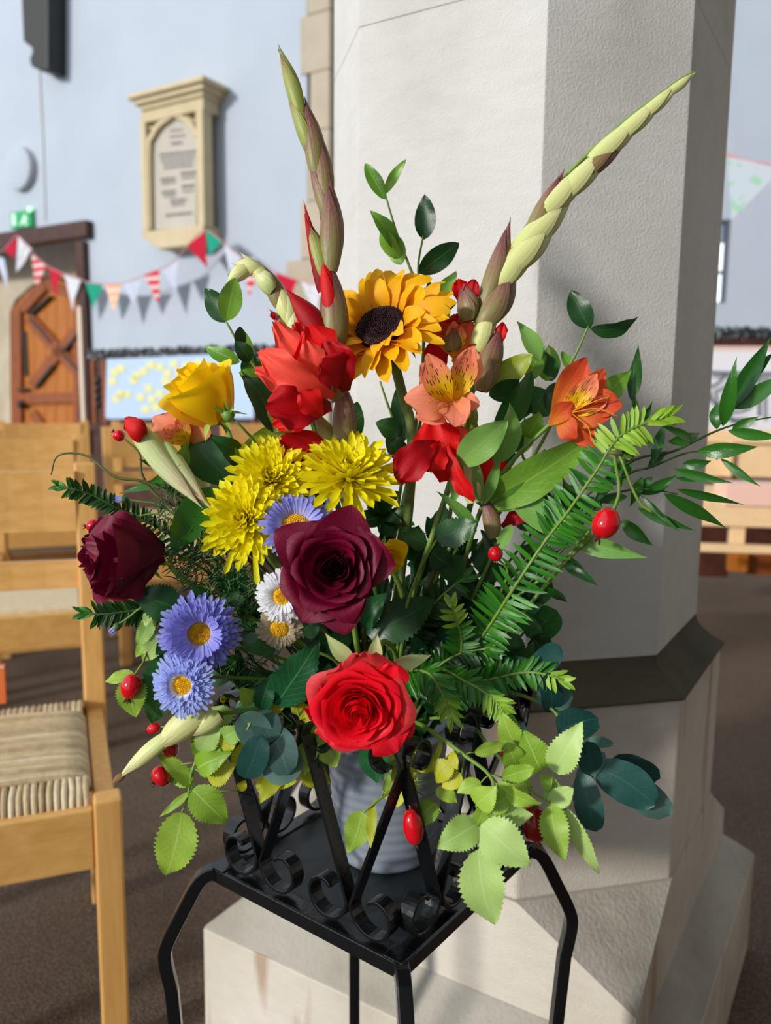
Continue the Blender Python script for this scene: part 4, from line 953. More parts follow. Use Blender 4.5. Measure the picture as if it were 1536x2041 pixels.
# ---- rose sprigs (lower left, lower right, bottom, left)
o = sprig('wild_rose_sprig', 'yellow-green wild rose sprig with nibbled leaves hanging over the lower left', 'sprig', [(600, 1440, .80), (500, 1450, .76), (420, 1470, .75), (385, 1530, .745), (375, 1585, .745), (362, 1620, .745)],
      [(363, 1618, 330, 1745, 80, 0, 0), (383, 1572, 453, 1640, 66, .1, 0), (385, 1568, 310, 1500, 34, .4, 0), (393, 1532, 462, 1500, 48, 0, 0), (376, 1580, 318, 1628, 15, .3, 0), (385, 1545, 338, 1558, 40, .3, 0), (400, 1500, 440, 1435, 46, .2, 1), (415, 1555, 470, 1520, 46, 0, 2), (405, 1510, 385, 1460, 34, .2, 0),
       (425, 1500, 480, 1465, 44, .2, 2), (440, 1470, 500, 1440, 40, .3, 1), (470, 1530, 500, 1470, 40, .3, 2), (475, 1575, 490, 1555, 20, 0, 2), (430, 1480, 405, 1530, 34, .5, 0), (460, 1440, 420, 1410, 40, .2, 1)], 'rose', [L_ROSE, L_ROSEP, L_ROSEY], 'wild rose sprigs', pet=1)
hip(o, 306, 1452, .76, 10, 14, -1.2); hip(o, 338, 1486, .755, 26, 15, -1.2); hip(o, 322, 1546, .75, 22, 17, -.9)
hip_stem(o, [(420, 1470, .75), (380, 1465, .752), (350, 1480, .755)]); hip_stem(o, [(385, 1520, .745), (355, 1525, .748), (335, 1538, .75)]); hip_stem(o, [(420, 1470, .75), (350, 1450, .758), (316, 1449, .76)])
o = sprig('wild_rose_sprig', 'sprig with one bright hip and leaf hanging beside the lilac asters at left', 'sprig', [(480, 1330, .80), (380, 1290, .77), (310, 1265, .76), (285, 1320, .755)],
      [(303, 1225, 272, 1292, 32, 0, 1), (322, 1262, 284, 1318, 36, 0, 1), (268, 1345, 208, 1360, 26, .5, 0), (266, 1348, 270, 1430, 58, 0, 0), (300, 1262, 270, 1310, 26, .4, 0), (345, 1300, 300, 1290, 28, .3, 0), (300, 1215, 290, 1250, 20, .3, 1)], 'rose', [L_ROSE, L_ROSEP], 'wild rose sprigs', pet=1)
hip(o, 261, 1368, .745, 20, 25, -.25); hip_stem(o, [(310, 1265, .76), (285, 1320, .755), (268, 1345, .747)])
o = sprig('wild_rose_sprig', 'large pale-leaved wild rose sprig hanging over the right front of the stand', 'sprig', [(820, 1440, .82), (870, 1465, .74), (925, 1505, .71), (975, 1545, .70), (985, 1590, .695), (955, 1640, .69)],
      [(952, 1642, 870, 1690, 66, 0, 1), (953, 1692, 986, 1842, 88, 0, 1), (958, 1642, 1056, 1727, 84, .05, 1), (975, 1622, 1062, 1625, 52, .1, 1), (948, 1604, 990, 1568, 54, .1, 0), (965, 1610, 1020, 1575, 44, .2, 0), (950, 1650, 975, 1590, 30, .5, 0), (958, 1560, 910, 1580, 30, .4, 0),
       (945, 1500, 1008, 1482, 24, .6, 0), (900, 1500, 912, 1535, 20, .5, 2), (1000, 1550, 1068, 1530, 34, .5, 0), (990, 1560, 1080, 1600, 34, .5, 0), (880, 1475, 860, 1540, 10, .2, 2), (900, 1520, 870, 1560, 44, .3, 2), (920, 1545, 880, 1570, 36, .2, 2)], 'rose', [L_ROSE, L_ROSEP, L_ROSEY], 'wild rose sprigs', r0=.0026, pet=1)
o = sprig('wild_rose_sprig', 'wild rose sprig with dark hip and upright leaves right of the pale hanging leaves', 'sprig', [(900, 1430, .82), (985, 1500, .74), (1040, 1560, .73), (1095, 1602, .72)],
      [(1098, 1604, 1126, 1716, 56, 0, 0), (1128, 1612, 1194, 1742, 32, .2, 1), (1096, 1602, 1142, 1570, 40, .2, 1), (1100, 1600, 1100, 1545, 34, .3, 1), (1078, 1537, 1042, 1455, 64, 0, 0), (1102, 1538, 1162, 1438, 62, 0, 1), (1034, 1492, 1000, 1418, 48, 0, 0), (1030, 1530, 1005, 1475, 44, .3, 0), (1060, 1570, 1010, 1550, 30, .4, 0), (1100, 1570, 1075, 1545, 26, .5, 0)], 'rose', [L_ROSE, L_ROSEP, L_ROSEY], 'wild rose sprigs', pet=1)
hip(o, 1066, 1642, .735, 27, 36, .1, mat=simple('deep_red_hip', srgb(110, 8, 12), 0.2, srgb(140, 14, 14), 20)); hip(o, 1012, 1508, .755, 12, 18, .5)
hip_stem(o, [(1040, 1560, .73), (1060, 1590, .733), (1066, 1610, .735)])
o = sprig('wild_rose_sprig', 'yellowing rose sprig with spotted leaf and long red hip hanging before the pot', 'sprig', [(770, 1455, .82), (800, 1490, .75), (795, 1560, .73), (760, 1590, .72), (722, 1620, .715)],
      [(720, 1617, 692, 1700, 54, 0, 0), (742, 1600, 738, 1692, 22, .1, 2), (838, 1540, 858, 1478, 50, 0, 2), (868, 1600, 828, 1652, 46, 0, 0), (800, 1510, 770, 1600, 40, .3, 2), (800, 1520, 830, 1580, 44, .3, 2), (800, 1480, 760, 1530, 40, .5, 0), (812, 1560, 790, 1610, 30, .3, 2), (880, 1555, 900, 1500, 44, .3, 2), (870, 1570, 910, 1600, 30, .3, 0), (800, 1540, 815, 1500, 30, 0, 2), (765, 1575, 772, 1530, 16, .3, 1)], 'rose', [L_ROSE, L_ROSEP, L_ROSEY], 'wild rose sprigs', pet=1)
hip(o, 823, 1648, .715, 20, 36, .15); hip_stem(o, [(800, 1540, .73), (812, 1580, .72), (818, 1614, .716)])
o = sprig('wild_rose_sprig', 'clump of yellow-green rose leaves left of the big red rose', 'sprig', [(700, 1460, .80), (640, 1470, .77), (600, 1460, .765)],
      [(605, 1445, 655, 1425, 46, .1, 2), (625, 1470, 585, 1525, 46, .2, 0), (640, 1480, 670, 1530, 50, .1, 0), (600, 1520, 657, 1562, 50, 0, 2), (560, 1540, 516, 1602, 34, .3, 2), (545, 1552, 592, 1558, 34, .1, 2), (620, 1500, 600, 1550, 44, .4, 0), (560, 1420, 525, 1390, 40, .2, 2), (590, 1400, 610, 1360, 36, .3, 0), (510, 1560, 545, 1570, 30, .2, 2), (610, 1430, 580, 1400, 34, .4, 2), (650, 1440, 620, 1490, 40, .4, 0), (505, 1400, 480, 1370, 34, .3, 0)], 'rose', [L_ROSE, L_ROSEP, L_ROSEY], 'wild rose sprigs', pet=1)
def lone_hip(label, pts, hx, hy, t, rx, ry, ang, r=0.0013, mat=None):
    o, sp = plant('rose_hip_stalk', label, 'rose hip', pts, 'rose hips on long stalks', r0=0.002, r1=r * 0.7, mat=mat or M_STEM); hip(o, hx, hy, t, rx, ry, ang); return o
lone_hip('large glossy red hip standing out at right in front of the pillar', [(960, 1250, .82), (1120, 1120, .78), (1210, 1010, .75)], 1207, 1043, .745, 27, 32, -.5)
lone_hip('small red hip in the shade below the folded pale leaves', [(950, 1250, .82), (1010, 1150, .80), (990, 1110, .79)], 987, 1104, .785, 15, 15, 3.0)
lone_hip('tiny red hip at upper left beside the red gladiolus bud', [(480, 1080, .81), (330, 1000, .79), (285, 950, .785), (278, 905, .785), (250, 876, .785)], 237, 868, .785, 12, 12, -2.2, mat=M_TWIG)
lone_hip('red hip half hidden behind the top of the dark side rose', [(430, 1150, .82), (280, 1080, .80), (210, 1050, .80)], 186, 1048, .80, 14, 14, -1.5)
# twig
o, sp = plant('bare_twig', 'thin bare twig curling out at far left above the yew tip', 'twig', [(500, 1120, .81), (385, 1012, .78), (292, 962, .77), (228, 950, .765), (180, 912, .765), (140, 903, .765), (112, 912, .765), (102, 946, .765)], mat=M_TWIG, r0=.0022, r1=.0006)
o, sp = plant('cut_stalk', 'pair of cut stalks with brown ends right of the long yew branch', 'twig', [(1100, 1150, .80), (1190, 1060, .77), (1232, 990, .755), (1224, 910, .75)], mat=M_STEM, r1=.0016)
MB().tube(spline([P(1300, 1022, .755), P(1270, 995, .753), P(1234, 906, .75)], 4), 0.0014, 6).build('side_stem', M_STEM, o, smooth=True)
MB().tube([P(1212, 903, .75), P(1230, 902, .75), P(1240, 908, .75)], 0.0024, 6).build('brown_end', M_TWIG, o, smooth=True)

# ---- eucalyptus
G_ = 'eucalyptus sprigs'
sprig('eucalyptus_sprig', 'blue-green eucalyptus sprig with rounded leaves at lower left', 'sprig', [(640, 1440, .80), (570, 1450, .75), (535, 1485, .735)],
      [(530, 1490, 478, 1425, 66, .1, 0), (488, 1552, 522, 1465, 58, .1, 1), (535, 1450, 575, 1545, 68, 0, 0), (525, 1550, 598, 1495, 62, .2, 0, .015), (540, 1480, 515, 1415, 60, .3, 0, .02)], 'round', [L_EUC, L_EUCD], G_, mat=M_STEMD)
sprig('eucalyptus_sprig', 'deep teal eucalyptus sprig reaching out at lower right in front of the plinth', 'sprig', [(960, 1380, .83), (1085, 1405, .79), (1130, 1455, .77), (1172, 1492, .76), (1205, 1520, .75)],
      [(1112, 1462, 1192, 1432, 70, .3, 1), (1172, 1478, 1222, 1482, 24, .3, 0), (1178, 1545, 1168, 1478, 48, .2, 1), (1160, 1540, 1186, 1658, 56, .1, 1), (1190, 1530, 1305, 1606, 84, .2, 1, -.01), (1205, 1512, 1335, 1626, 66, .2, 0, .01), (1215, 1515, 1315, 1552, 56, .3, 1, .02),
       (1068, 1385, 1142, 1392, 52, .2, 0), (1055, 1345, 1115, 1285, 50, .3, 1), (1040, 1438, 1048, 1505, 17, .3, 0), (1100, 1420, 1090, 1340, 44, .3, 1), (1205, 1500, 1150, 1560, 34, .4, 0)], 'round', [L_EUC, L_EUCD], G_)
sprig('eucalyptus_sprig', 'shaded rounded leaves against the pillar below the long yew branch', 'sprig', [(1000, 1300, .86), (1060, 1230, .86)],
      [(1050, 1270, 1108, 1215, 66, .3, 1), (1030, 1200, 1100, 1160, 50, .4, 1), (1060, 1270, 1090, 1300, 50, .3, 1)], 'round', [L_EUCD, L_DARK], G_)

# ---- yew
def yew(label, pts, nlen, spacing, mats, sides=(1, -1), droop=0.5, tipfresh=0, single=False, wpx=9, sm=None, back=0.5, shrink=0.35):
    o, sp = plant('yew_branch', label, 'branch', pts, 'yew branches', r0=.002, r1=.0011, mat=sm or M_STEM)
    vis = spline([P(*p) for p in pts], 14); acc = 0; stuff = []
    tot = sum((vis[i + 1] - vis[i]).length for i in range(len(vis) - 1)); s_ = 0
    for i in range(len(vis) - 1):
        seg = (vis[i + 1] - vis[i]); s_ += seg.length; acc += seg.length
        if acc < spacing: continue
        acc = 0; f = s_ / tot; d = seg.normalized(); tocam = (CAM - vis[i]).normalized(); sd = d.cross(tocam).normalized()
        for k in sides:
            L = nlen * (1 - shrink * f ** 2) * rng.uniform(.85, 1.1)
            dr = (d * rng.uniform(.45, .8) + sd * k * 1.0 + tocam * rng.uniform(-.1, .35) - Z * droop * rng.uniform(.4, 1)).normalized()
            if f > .93: dr = (d * 1.3 + sd * k * 0.6 + tocam * rng.uniform(-.3, .3)).normalized()
            mt = mats[1] if (f > 1 - tipfresh) else mats[0]
            b = vis[i]; tp = b + dr * L; w_ = wpx * PXM(.77)
            place(o, 'needle', 'needle', mt, b, tp, w_, rng.uniform(-.5, .5))
    return o
yew('long yew branch with fresh tip sweeping up to the right past the pillar', [(905, 1345, .84), (965, 1262, .80), (1025, 1170, .77), (1085, 1080, .76), (1130, 1022, .76), (1190, 935, .76), (1232, 872, .76), (1290, 842, .76), (1335, 830, .76)], .031, .0042, (L_YEW, L_YEWN), (1, -1), .6, .2, wpx=10)
yew('short yew branch reaching right with needles hanging below the pillar shadow', [(900, 1380, .82), (985, 1352, .79), (1060, 1340, .78), (1132, 1358, .77)], .022, .0028, (L_YEW, L_YEWN), (1, -1), .8, .15)
yew('yew branch right of the big red rose pointing down', [(800, 1350, .80), (850, 1340, .76), (880, 1380, .75), (900, 1430, .745)], .024, .0028, (L_YEW, L_YEWN), (1, -1), .7, .2)
yew('bright-tipped yew branch in the middle above the rose hip sprig', [(860, 1340, .80), (930, 1360, .76), (985, 1395, .75), (1010, 1430, .745)], .024, .0028, (L_YEW, L_YEWN), (1, -1), .8, .3)
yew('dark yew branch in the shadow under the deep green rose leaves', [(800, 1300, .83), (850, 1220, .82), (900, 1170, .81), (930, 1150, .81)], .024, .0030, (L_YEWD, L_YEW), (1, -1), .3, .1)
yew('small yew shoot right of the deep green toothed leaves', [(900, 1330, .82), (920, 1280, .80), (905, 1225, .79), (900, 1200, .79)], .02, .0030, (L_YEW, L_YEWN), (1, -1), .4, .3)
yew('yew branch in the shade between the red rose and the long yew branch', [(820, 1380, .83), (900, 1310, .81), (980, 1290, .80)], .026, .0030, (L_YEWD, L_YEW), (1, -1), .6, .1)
yew('yew tip poking out at far left above the dark side rose', [(400, 1110, .82), (270, 1030, .80), (225, 1008, .79), (180, 985, .785), (145, 975, .78), (112, 968, .78)], .017, .0026, (L_YEWD, L_YEW), (1, -1), .1, .1, sm=M_STEMD, wpx=8)
yew('yew tip poking out at left below the dark side rose', [(440, 1250, .81), (310, 1215, .79), (260, 1218, .785), (210, 1224, .78), (165, 1222, .78)], .022, .0024, (L_YEWD, L_YEW), (1, -1), .2, .1, sm=M_STEMD, wpx=8)

# ---- ruscus at the right
def rus(label, pts, leaves):
    leaves = [lf[:4] + (lf[4] * .8,) + lf[5:] for lf in leaves]
    return sprig('ruscus_branch', label, 'branch', pts, leaves, 'lance', [L_RUSCUS], 'ruscus branches', r0=.0018, r1=.0007, mat=M_STEMD, dts=.03)
rus('glossy pointed-leaved branch at the right edge, uppermost one', [(1080, 1080, .83), (1240, 930, .80), (1340, 900, .79), (1420, 862, .79), (1480, 842, .79), (1545, 830, .79)],
    [(1428, 856, 1428, 803, 32, 0), (1440, 850, 1468, 710, 36, .1), (1452, 818, 1535, 672, 46, .1), (1462, 775, 1545, 700, 34, .4), (1462, 815, 1570, 742, 44, .1), (1458, 856, 1512, 830, 26, .3), (1450, 858, 1560, 872, 28, .3), (1388, 900, 1512, 890, 38, .2), (1330, 880, 1395, 862, 30, .3), (1290, 880, 1330, 890, 28, .2), (1330, 900, 1290, 935, 22, .2), (1380, 880, 1310, 845, 20, .4), (1300, 925, 1325, 842, 28, 0)])
rus('glossy pointed-leaved branch at right, second from the top', [(1060, 1120, .83), (1230, 960, .80), (1300, 930, .79), (1380, 900, .79), (1430, 915, .785)],
    [(1436, 914, 1515, 970, 20, .3), (1360, 925, 1418, 918, 28, .2), (1340, 935, 1462, 963, 24, .4), (1300, 950, 1280, 985, 26, .2), (1275, 985, 1345, 948, 26, .3), (1280, 950, 1255, 1010, 26, .3), (1345, 952, 1408, 955, 12, .3)])
rus('glossy pointed-leaved branch at right with the longest drooping leaves', [(1040, 1140, .82), (1200, 1000, .79), (1280, 975, .78), (1350, 985, .775)],
    [(1322, 983, 1446, 1052, 34, .3), (1348, 975, 1482, 1006, 22, .5), (1275, 985, 1360, 1065, 14, .3), (1270, 1012, 1386, 1058, 24, .5), (1238, 1035, 1302, 1088, 34, .4), (1250, 990, 1180, 1000, 26, .3), (1290, 975, 1355, 945, 24, .4), (1228, 940, 1180, 1010, 30, .4)])
rus('glossy leafy stem rising behind the right alstroemeria', [(1100, 1120, .84), (1240, 930, .82), (1268, 850, .81), (1262, 790, .81)],
    [(1258, 800, 1272, 686, 34, 0), (1268, 835, 1262, 780, 16, .3), (1262, 860, 1245, 925, 30, .2), (1262, 900, 1235, 975, 24, .2), (1240, 920, 1215, 960, 26, .3), (1200, 1010, 1130, 1000, 34, .3), (1272, 840, 1300, 800, 20, .5)])
rus('glossy dark leaves in the shade below the large red hip', [(1020, 1200, .83), (1120, 1090, .80), (1180, 1070, .79)],
    [(1120, 1110, 1192, 1168, 34, .2), (1130, 1030, 1180, 1030, 26, .3), (1125, 1090, 1085, 1030, 34, .4), (1110, 1120, 1060, 1090, 40, .3), (1090, 1170, 1130, 1200, 24, .5), (1145, 1020, 1120, 950, 36, .4)])
rus('thin pointed leaves at far left above the chair back', [(480, 1060, .82), (360, 990, .80), (300, 960, .79)],
    [(355, 958, 236, 985, 26, .4), (330, 975, 395, 960, 26, .4), (300, 962, 360, 925, 20, .4), (345, 940, 275, 915, 22, .4)])

# ---- feathery aster foliage (nobody could count it)
def feather(label, cx_, cy_, rx, ry, t, n):
    b0 = pot_pt(); o = thing('feathery_foliage', b0, label, 'foliage', 'feathery aster foliage')
    mb = MB(); root = P(cx_ + rx * 0.6, cy_ + ry * 0.5, t + .02)
    MB().tube(spline([b0, root, P(cx_, cy_, t)], 5), 0.0014, 5).build('stem', M_STEMD, o, smooth=True)
    mb = MB()
    for i in range(n):
        a, q = rng.uniform(0, 2 * pi), sqrt(rng.uniform(0, 1)); p0 = P(cx_ + cos(a) * q * rx, cy_ + sin(a) * q * ry, t + rng.uniform(-.02, .02))
        d = V((rng.uniform(-1, 1), rng.uniform(-1, .3), rng.uniform(-1, 1))).normalized(); L = rng.uniform(.006, .016); e = d.orthogonal().normalized()
        mb.tube([p0, p0 + d * L * .5 + e * L * .1, p0 + d * L + e * L * .35], [0.0007, 0.0006, 0.0002], 4, False)
    s_ = mb.build('fronds', M_FEATH, o, smooth=True); s_['kind'] = 'stuff'
feather('feathery dark green foliage above the lilac asters', 410, 1110, 75, 70, .775, 380)
feather('feathery foliage between chrysanthemum and white aster', 470, 1180, 60, 60, .78, 260)
feather('wispy foliage left of the chrysanthemum heads', 355, 1010, 60, 55, .785, 150)
feather('feathery foliage in shade right of the lilac asters', 490, 1300, 60, 70, .79, 240)

# ---- generic frame for a flower head
def axes(ax3):
    """picture-plane axis (right, up, towards viewer) -> world normal and two side vectors"""
    n = (rt * ax3[0] + up * ax3[1] - fw * ax3[2]).normalized(); x = n.cross(Z)
    if x.length < .1: x = n.cross(rt)
    x.normalize(); return n, x, n.cross(x)
def grid_petal(parent, mat, fn, nu=8, nv=9, name='petal'):
    vs_, uv, fs = [], [], []
    for i in range(nv + 1):
        for j in range(nu + 1):
            u, v = -1 + 2 * j / nu, i / nv; vs_.append(fn(u, v) - ORG[parent]); uv.append(((u + 1) / 2, v))
    w_ = nu + 1
    for i in range(nv):
        for j in range(nu): fs.append((i * w_ + j, i * w_ + j + 1, (i + 1) * w_ + j + 1, (i + 1) * w_ + j))
    return link(name, mesh(name, vs_, fs, mat, uv), parent)
def rose(label, x, y, t, R, ax3, stem, mats, N=26, fat=.18, openn=1.0, H=0.75, point=0.0, curl=0.5, outer=None, wav=0.03, seed=1, group='roses', spread=1.0):
    r = random.Random(seed); c = P(x, y, t); n, X, Y = axes(ax3); Rm = R * PXM(t)
    w_ = [P(*p) for p in stem]; base = c - n * Rm * H * 0.55
    sp = spline([pot_pt()] + w_ + [base - n * Rm * 0.4, base], 5)
    o = thing('rose', sp[0], label, 'flower', group)
    MB().tube(sp, [0.0026] * len(sp), 8).build('stem', M_STEM, o, smooth=True)
    # receptacle
    MB().lathe(base - n * Rm * 0.06, [(0, -Rm * .12), (Rm * .12, -Rm * .08), (Rm * .16, Rm * .02), (Rm * .1, Rm * .1), (0, Rm * .12)], n, 12).build('receptacle', M_STEM, o, smooth=True)
    for i in range(N):
        f = i / (N - 1); th = i * 2.39996 + r.uniform(-.15, .15); ri = 0.06 + 0.94 * f ** 0.9 * spread
        phi = 1.5 - 0.75 * f ** .6; hi = H * (1.0 - 0.42 * f ** 2 * openn); fl_ = openn * f ** 2.2 * 0.42
        ph = r.uniform(0, 6); cu = curl * f ** 1.4; mt = mats[min(len(mats) - 1, int(f * len(mats)))] if not (outer and f > .93) else outer
        tilt = r.uniform(-.07, .07); ri *= 1 + r.uniform(-.05, .07); hi *= 1 + r.uniform(-.06, .06)
        def fn(u, v, th=th, ri=ri, phi=phi, hi=hi, fl_=fl_, ph=ph, cu=cu, f=f, tilt=tilt):
            a = th + u * phi * (0.35 + 0.65 * min(1, v * 1.8)) ; ve = v * (1 - (0.10 + point * .28 * f) * abs(u) ** (1.3 if point else 2.4)) + wav * sin(u * 5 + ph) * v ** 3
            belly = sin(min(1.0, ve * 1.35) * pi / 2)
            rad = Rm * (ri * (fat + (1 - fat) * belly) * (0.78 + .10 * f) + fl_ * max(0, ve - .35) ** 1.4 * 0.9) + Rm * 0.022 * sin(u * 4 + ph) * v
            rad += Rm * cu * 0.42 * max(0, ve - .78) / .22 * (1 - .3 * u * u) * (1 if f > .35 else .3)
            z = Rm * hi * (1.28 * ve ** 0.9 + tilt * u) - Rm * cu * 0.95 * max(0, ve - .80) ** 1.4 * (1 + f) * 2.2
            rad *= (1 + 0.03 * u)   # spiral overlap
            return base + n * z + (X * cos(a) + Y * sin(a)) * rad
        grid_petal(o, mt, fn, 10, 11)
    for k in range(5):
        a = k * 2 * pi / 5 + .4; d = X * cos(a) + Y * sin(a)
        place(o, 'sepal', 'sepal', L_ROSE, base + d * Rm * .1, base + d * Rm * .62 - n * Rm * .25, Rm * .2, 0, face=n)
    return o
rose('large dark crimson rose facing the viewer in the centre', 664, 1132, .70, 94, (.02, .12, 1), [(720, 1330, .80), (700, 1220, .76)], [P_CRIM], N=30, openn=1.15, H=.62, point=.9, curl=.45, seed=3)
rose('dark crimson rose seen from the side at far left', 250, 1110, .75, 86, (-.80, -.03, .60), [(600, 1290, .82), (420, 1190, .78), (345, 1135, .76)], [P_CRIM], N=26, openn=.45, H=1.25, curl=.22, seed=5, wav=.06, fat=.5)
rose('yellow rose seen from the side at upper left', 409, 790, .77, 84, (-.45, .78, .42), [(600, 1060, .83), (500, 950, .80), (465, 890, .78)], [P_YROSE], N=17, openn=.5, H=1.12, curl=.28, seed=8, point=.15, fat=.5, wav=.02)
rose('big bright red garden rose at the lower front', 716, 1412, .685, 88, (-.05, -.22, 1), [(790, 1330, .80), (760, 1280, .75)], [P_RED], N=40, openn=1.0, H=.62, curl=.35, seed=12, wav=.05, outer=P_CORAL)
rose('yellow rose mostly hidden behind the dark crimson rose', 765, 1105, .775, 46, (.35, -.35, .7), [(800, 1300, .83), (800, 1180, .81)], [P_YROSE], N=14, openn=.6, H=1.0, curl=.3, seed=15)
# loose outer petals and sepals of the big red rose
rr_ = [o for o in bpy.data.objects if o.name.startswith('rose') and o.get('label', '').startswith('big bright')][0]
for b_, t_, w_, m_, k_ in [((735, 1385, .70), (735, 1300, .665), 110, P_CORAL, 'ruffle'), ((770, 1400, .70), (785, 1320, .675), 80, P_RED, 'ruffle'), ((680, 1400, .70), (690, 1315, .675), 70, P_CORAL, 'ruffle'), ((700, 1390, .71), (640, 1360, .68), 70, P_RED, 'ruffle'),
                           ((800, 1380, .71), (800, 1480, .69), 60, P_RED, 'ruffle'), ((750, 1440, .70), (790, 1500, .685), 90, P_RED, 'ruffle'), ((680, 1430, .70), (660, 1485, .69), 80, P_RED, 'ruffle'), ((640, 1420, .70), (622, 1440, .69), 60, P_RED, 'ruffle')]:
    place(rr_, 'petal', k_, m_, P(*b_), P(*t_), w_ * PXM(.70), 0)
for b_, t_, w_ in [((705, 1322, .70), (648, 1262, .70), 34), ((745, 1318, .70), (752, 1262, .69), 30), ((775, 1328, .70), (860, 1305, .71), 30)]:
    place(rr_, 'sepal', 'sepal', L_SEPAL, P(*b_), P(*t_), w_ * PXM(.70), 0)
cr_ = [o for o in bpy.data.objects if o.name.startswith('rose') and o.get('label', '').startswith('large dark')][0]
for b_, t_, w_ in [((680, 1112, .712), (788, 1128, .705), 120), ((650, 1120, .712), (546, 1058, .705), 110), ((665, 1150, .712), (690, 1266, .705), 110), ((670, 1120, .712), (702, 1006, .705), 120), ((655, 1150, .712), (600, 1240, .705), 120), ((640, 1150, .715), (590, 1215, .715), 90), ((640, 1120, .717), (566, 1140, .715), 80), ((690, 1150, .717), (735, 1190, .715), 80), ((640, 1090, .717), (610, 1040, .715), 80)]:
    place(cr_, 'petal', 'oval', P_CRIM, P(*b_), P(*t_), w_ * PXM(.71), 0, var=0)

sr_ = [o for o in bpy.data.objects if o.name.startswith('rose') and o.get('label', '').startswith('dark crimson rose seen')][0]
for b_, t_, w_, rl in [((328, 1098, .745), (168, 1085, .725), 130, .1), ((326, 1108, .745), (182, 1172, .722), 110, -.3), ((322, 1090, .75), (188, 1052, .735), 100, .3), ((320, 1112, .745), (230, 1186, .728), 90, -.5)]:
    place(sr_, 'petal', 'ruffle', P_CRIM, P(*b_), P(*t_), w_ * PXM(.74), rl)
lr_ = [o for o in bpy.data.objects if o.name.startswith('laurel')][0]
place(lr_, 'leaf', 'oval', L_RUSCUS, P(442, 972, .775), P(340, 1092, .745), 78 * PXM(.76), .2, var=3)
place(lr_, 'leaf', 'oval', L_PRIVET, P(330, 960, .775), P(372, 880, .77), 40 * PXM(.76), .3, var=1)

# ---- joined ray petals (asters: too fine to pick apart)
def rays_mesh(o, mat, items, name='petals'):
    vs_, uv, fs = [], [], []
    for b, tp, wd, nn in items:
        d = tp - b; L = d.length; y = d / L; x = y.cross(nn).normalized(); z = x.cross(y); o0 = len(vs_)
        for v, hw, zz in ((0, .3, 0), (.35, .45, .10), (.7, .5, .10), (.92, .44, .02), (1.0, .22, -.02)):
            for s_ in (-1, 0, 1): vs_.append(b + y * (L * v) + x * (wd * hw * s_) + z * (L * zz - (0 if s_ else wd * .22)) - ORG[o]); uv.append((.5 + s_ * .5, v))
        for i in range(4):
            for j in range(2): fs.append((o0 + i * 3 + j, o0 + i * 3 + j + 1, o0 + i * 3 + j + 4, o0 + i * 3 + j + 3))
    me = mesh(name, vs_, fs, mat, uv); ob = link(name, me, o); ob['kind'] = 'stuff'; return ob
def aster(label, x, y, t, R, ax3, stem, mat, disc=.36, n=44, rings=3, cup=0.25, seed=1, wpx=9, skew=(0, 0)):
    r = random.Random(seed); c = P(x, y, t); nn, X, Y = axes(ax3); Rm = R * PXM(t); dr = Rm * disc
    base = c - nn * Rm * .12; sp = spline([pot_pt()] + [P(*p) for p in stem] + [base - nn * Rm * .5, base], 5)
    o = thing('aster', sp[0], label, 'flower', 'asters'); MB().tube(sp, 0.0016, 7).build('stem', M_STEM, o, smooth=True)
    MB().lathe(c - nn * Rm * .2, [(0, -Rm * .1), (dr * .9, 0), (dr * 1.05, Rm * .12), (dr * .8, Rm * .16)], nn, 16).build('green_cup', M_STEM, o, smooth=True)
    items = []
    for k in range(rings):
        for i in range(n):
            a = 2 * pi * (i + k * .5) / n + r.uniform(-.06, .06); d = X * cos(a) + Y * sin(a); L = Rm * (1 - .14 * k) * r.uniform(.9, 1.06)
            b = c + d * dr * .85 - nn * Rm * .06 + nn * Rm * .05 * k; tp = c + d * L + nn * Rm * (cup * (.3 + .5 * k) + r.uniform(-.07, .07))
            items.append((b, tp, wpx * PXM(t) * r.uniform(.85, 1.15), nn))
    rays_mesh(o, mat, items)
    ds = MB().lathe(c - nn * Rm * .02, [(dr, -Rm * .02), (dr * 1.0, Rm * .06), (dr * .8, Rm * .13), (dr * .45, Rm * .15), (0, Rm * .12)], nn, 26).build('disc', M_DISC, o, smooth=True)
    # tiny disc florets
    mb = MB()
    for i in range(150):
        q = sqrt((i + .5) / 150); a = i * 2.39996; p0 = c + (X * cos(a) + Y * sin(a)) * dr * q + nn * Rm * (.02 + .12 * (1 - q ** 3)); mb.lathe(p0, [(dr * .055, 0), (dr * .06, Rm * .03), (0, Rm * .055)], nn, 5)
    ob = mb.build('disc_florets', M_DISC, ds); ob['kind'] = 'stuff'
    return o
aster('lilac aster half behind the dark crimson rose', 590, 1052, .745, 74, (.15, .45, .9), [(700, 1250, .81), (620, 1120, .78)], P_LILAC, disc=.40, seed=1, cup=.3)
aster('large lilac aster with an upturned petal at left of the white asters', 398, 1262, .735, 82, (.12, .05, 1), [(600, 1330, .80), (470, 1290, .765)], P_LILAC, disc=.30, seed=2, n=50, rings=4, cup=.35, wpx=10)
aster('blue and white aster, lowest left of the aster heads', 366, 1364, .72, 66, (-.1, -.02, 1), [(600, 1370, .80), (450, 1350, .755)], P_BLUEW, disc=.33, seed=3, n=54, rings=5, cup=.15, wpx=8)
aster('white aster tucked under the dark crimson rose', 562, 1188, .735, 56, (-.1, -.1, 1), [(680, 1300, .80), (610, 1230, .77)], P_WHITE, disc=.34, seed=4, n=50, rings=4, cup=.15, wpx=7)
aster('white aster tinted beige with painted shade, below the brighter white aster', 556, 1252, .755, 46, (.1, -.3, .9), [(680, 1330, .80), (610, 1290, .78)], P_WHITE_SHADE, disc=.42, seed=5, n=36, cup=.1, wpx=8)
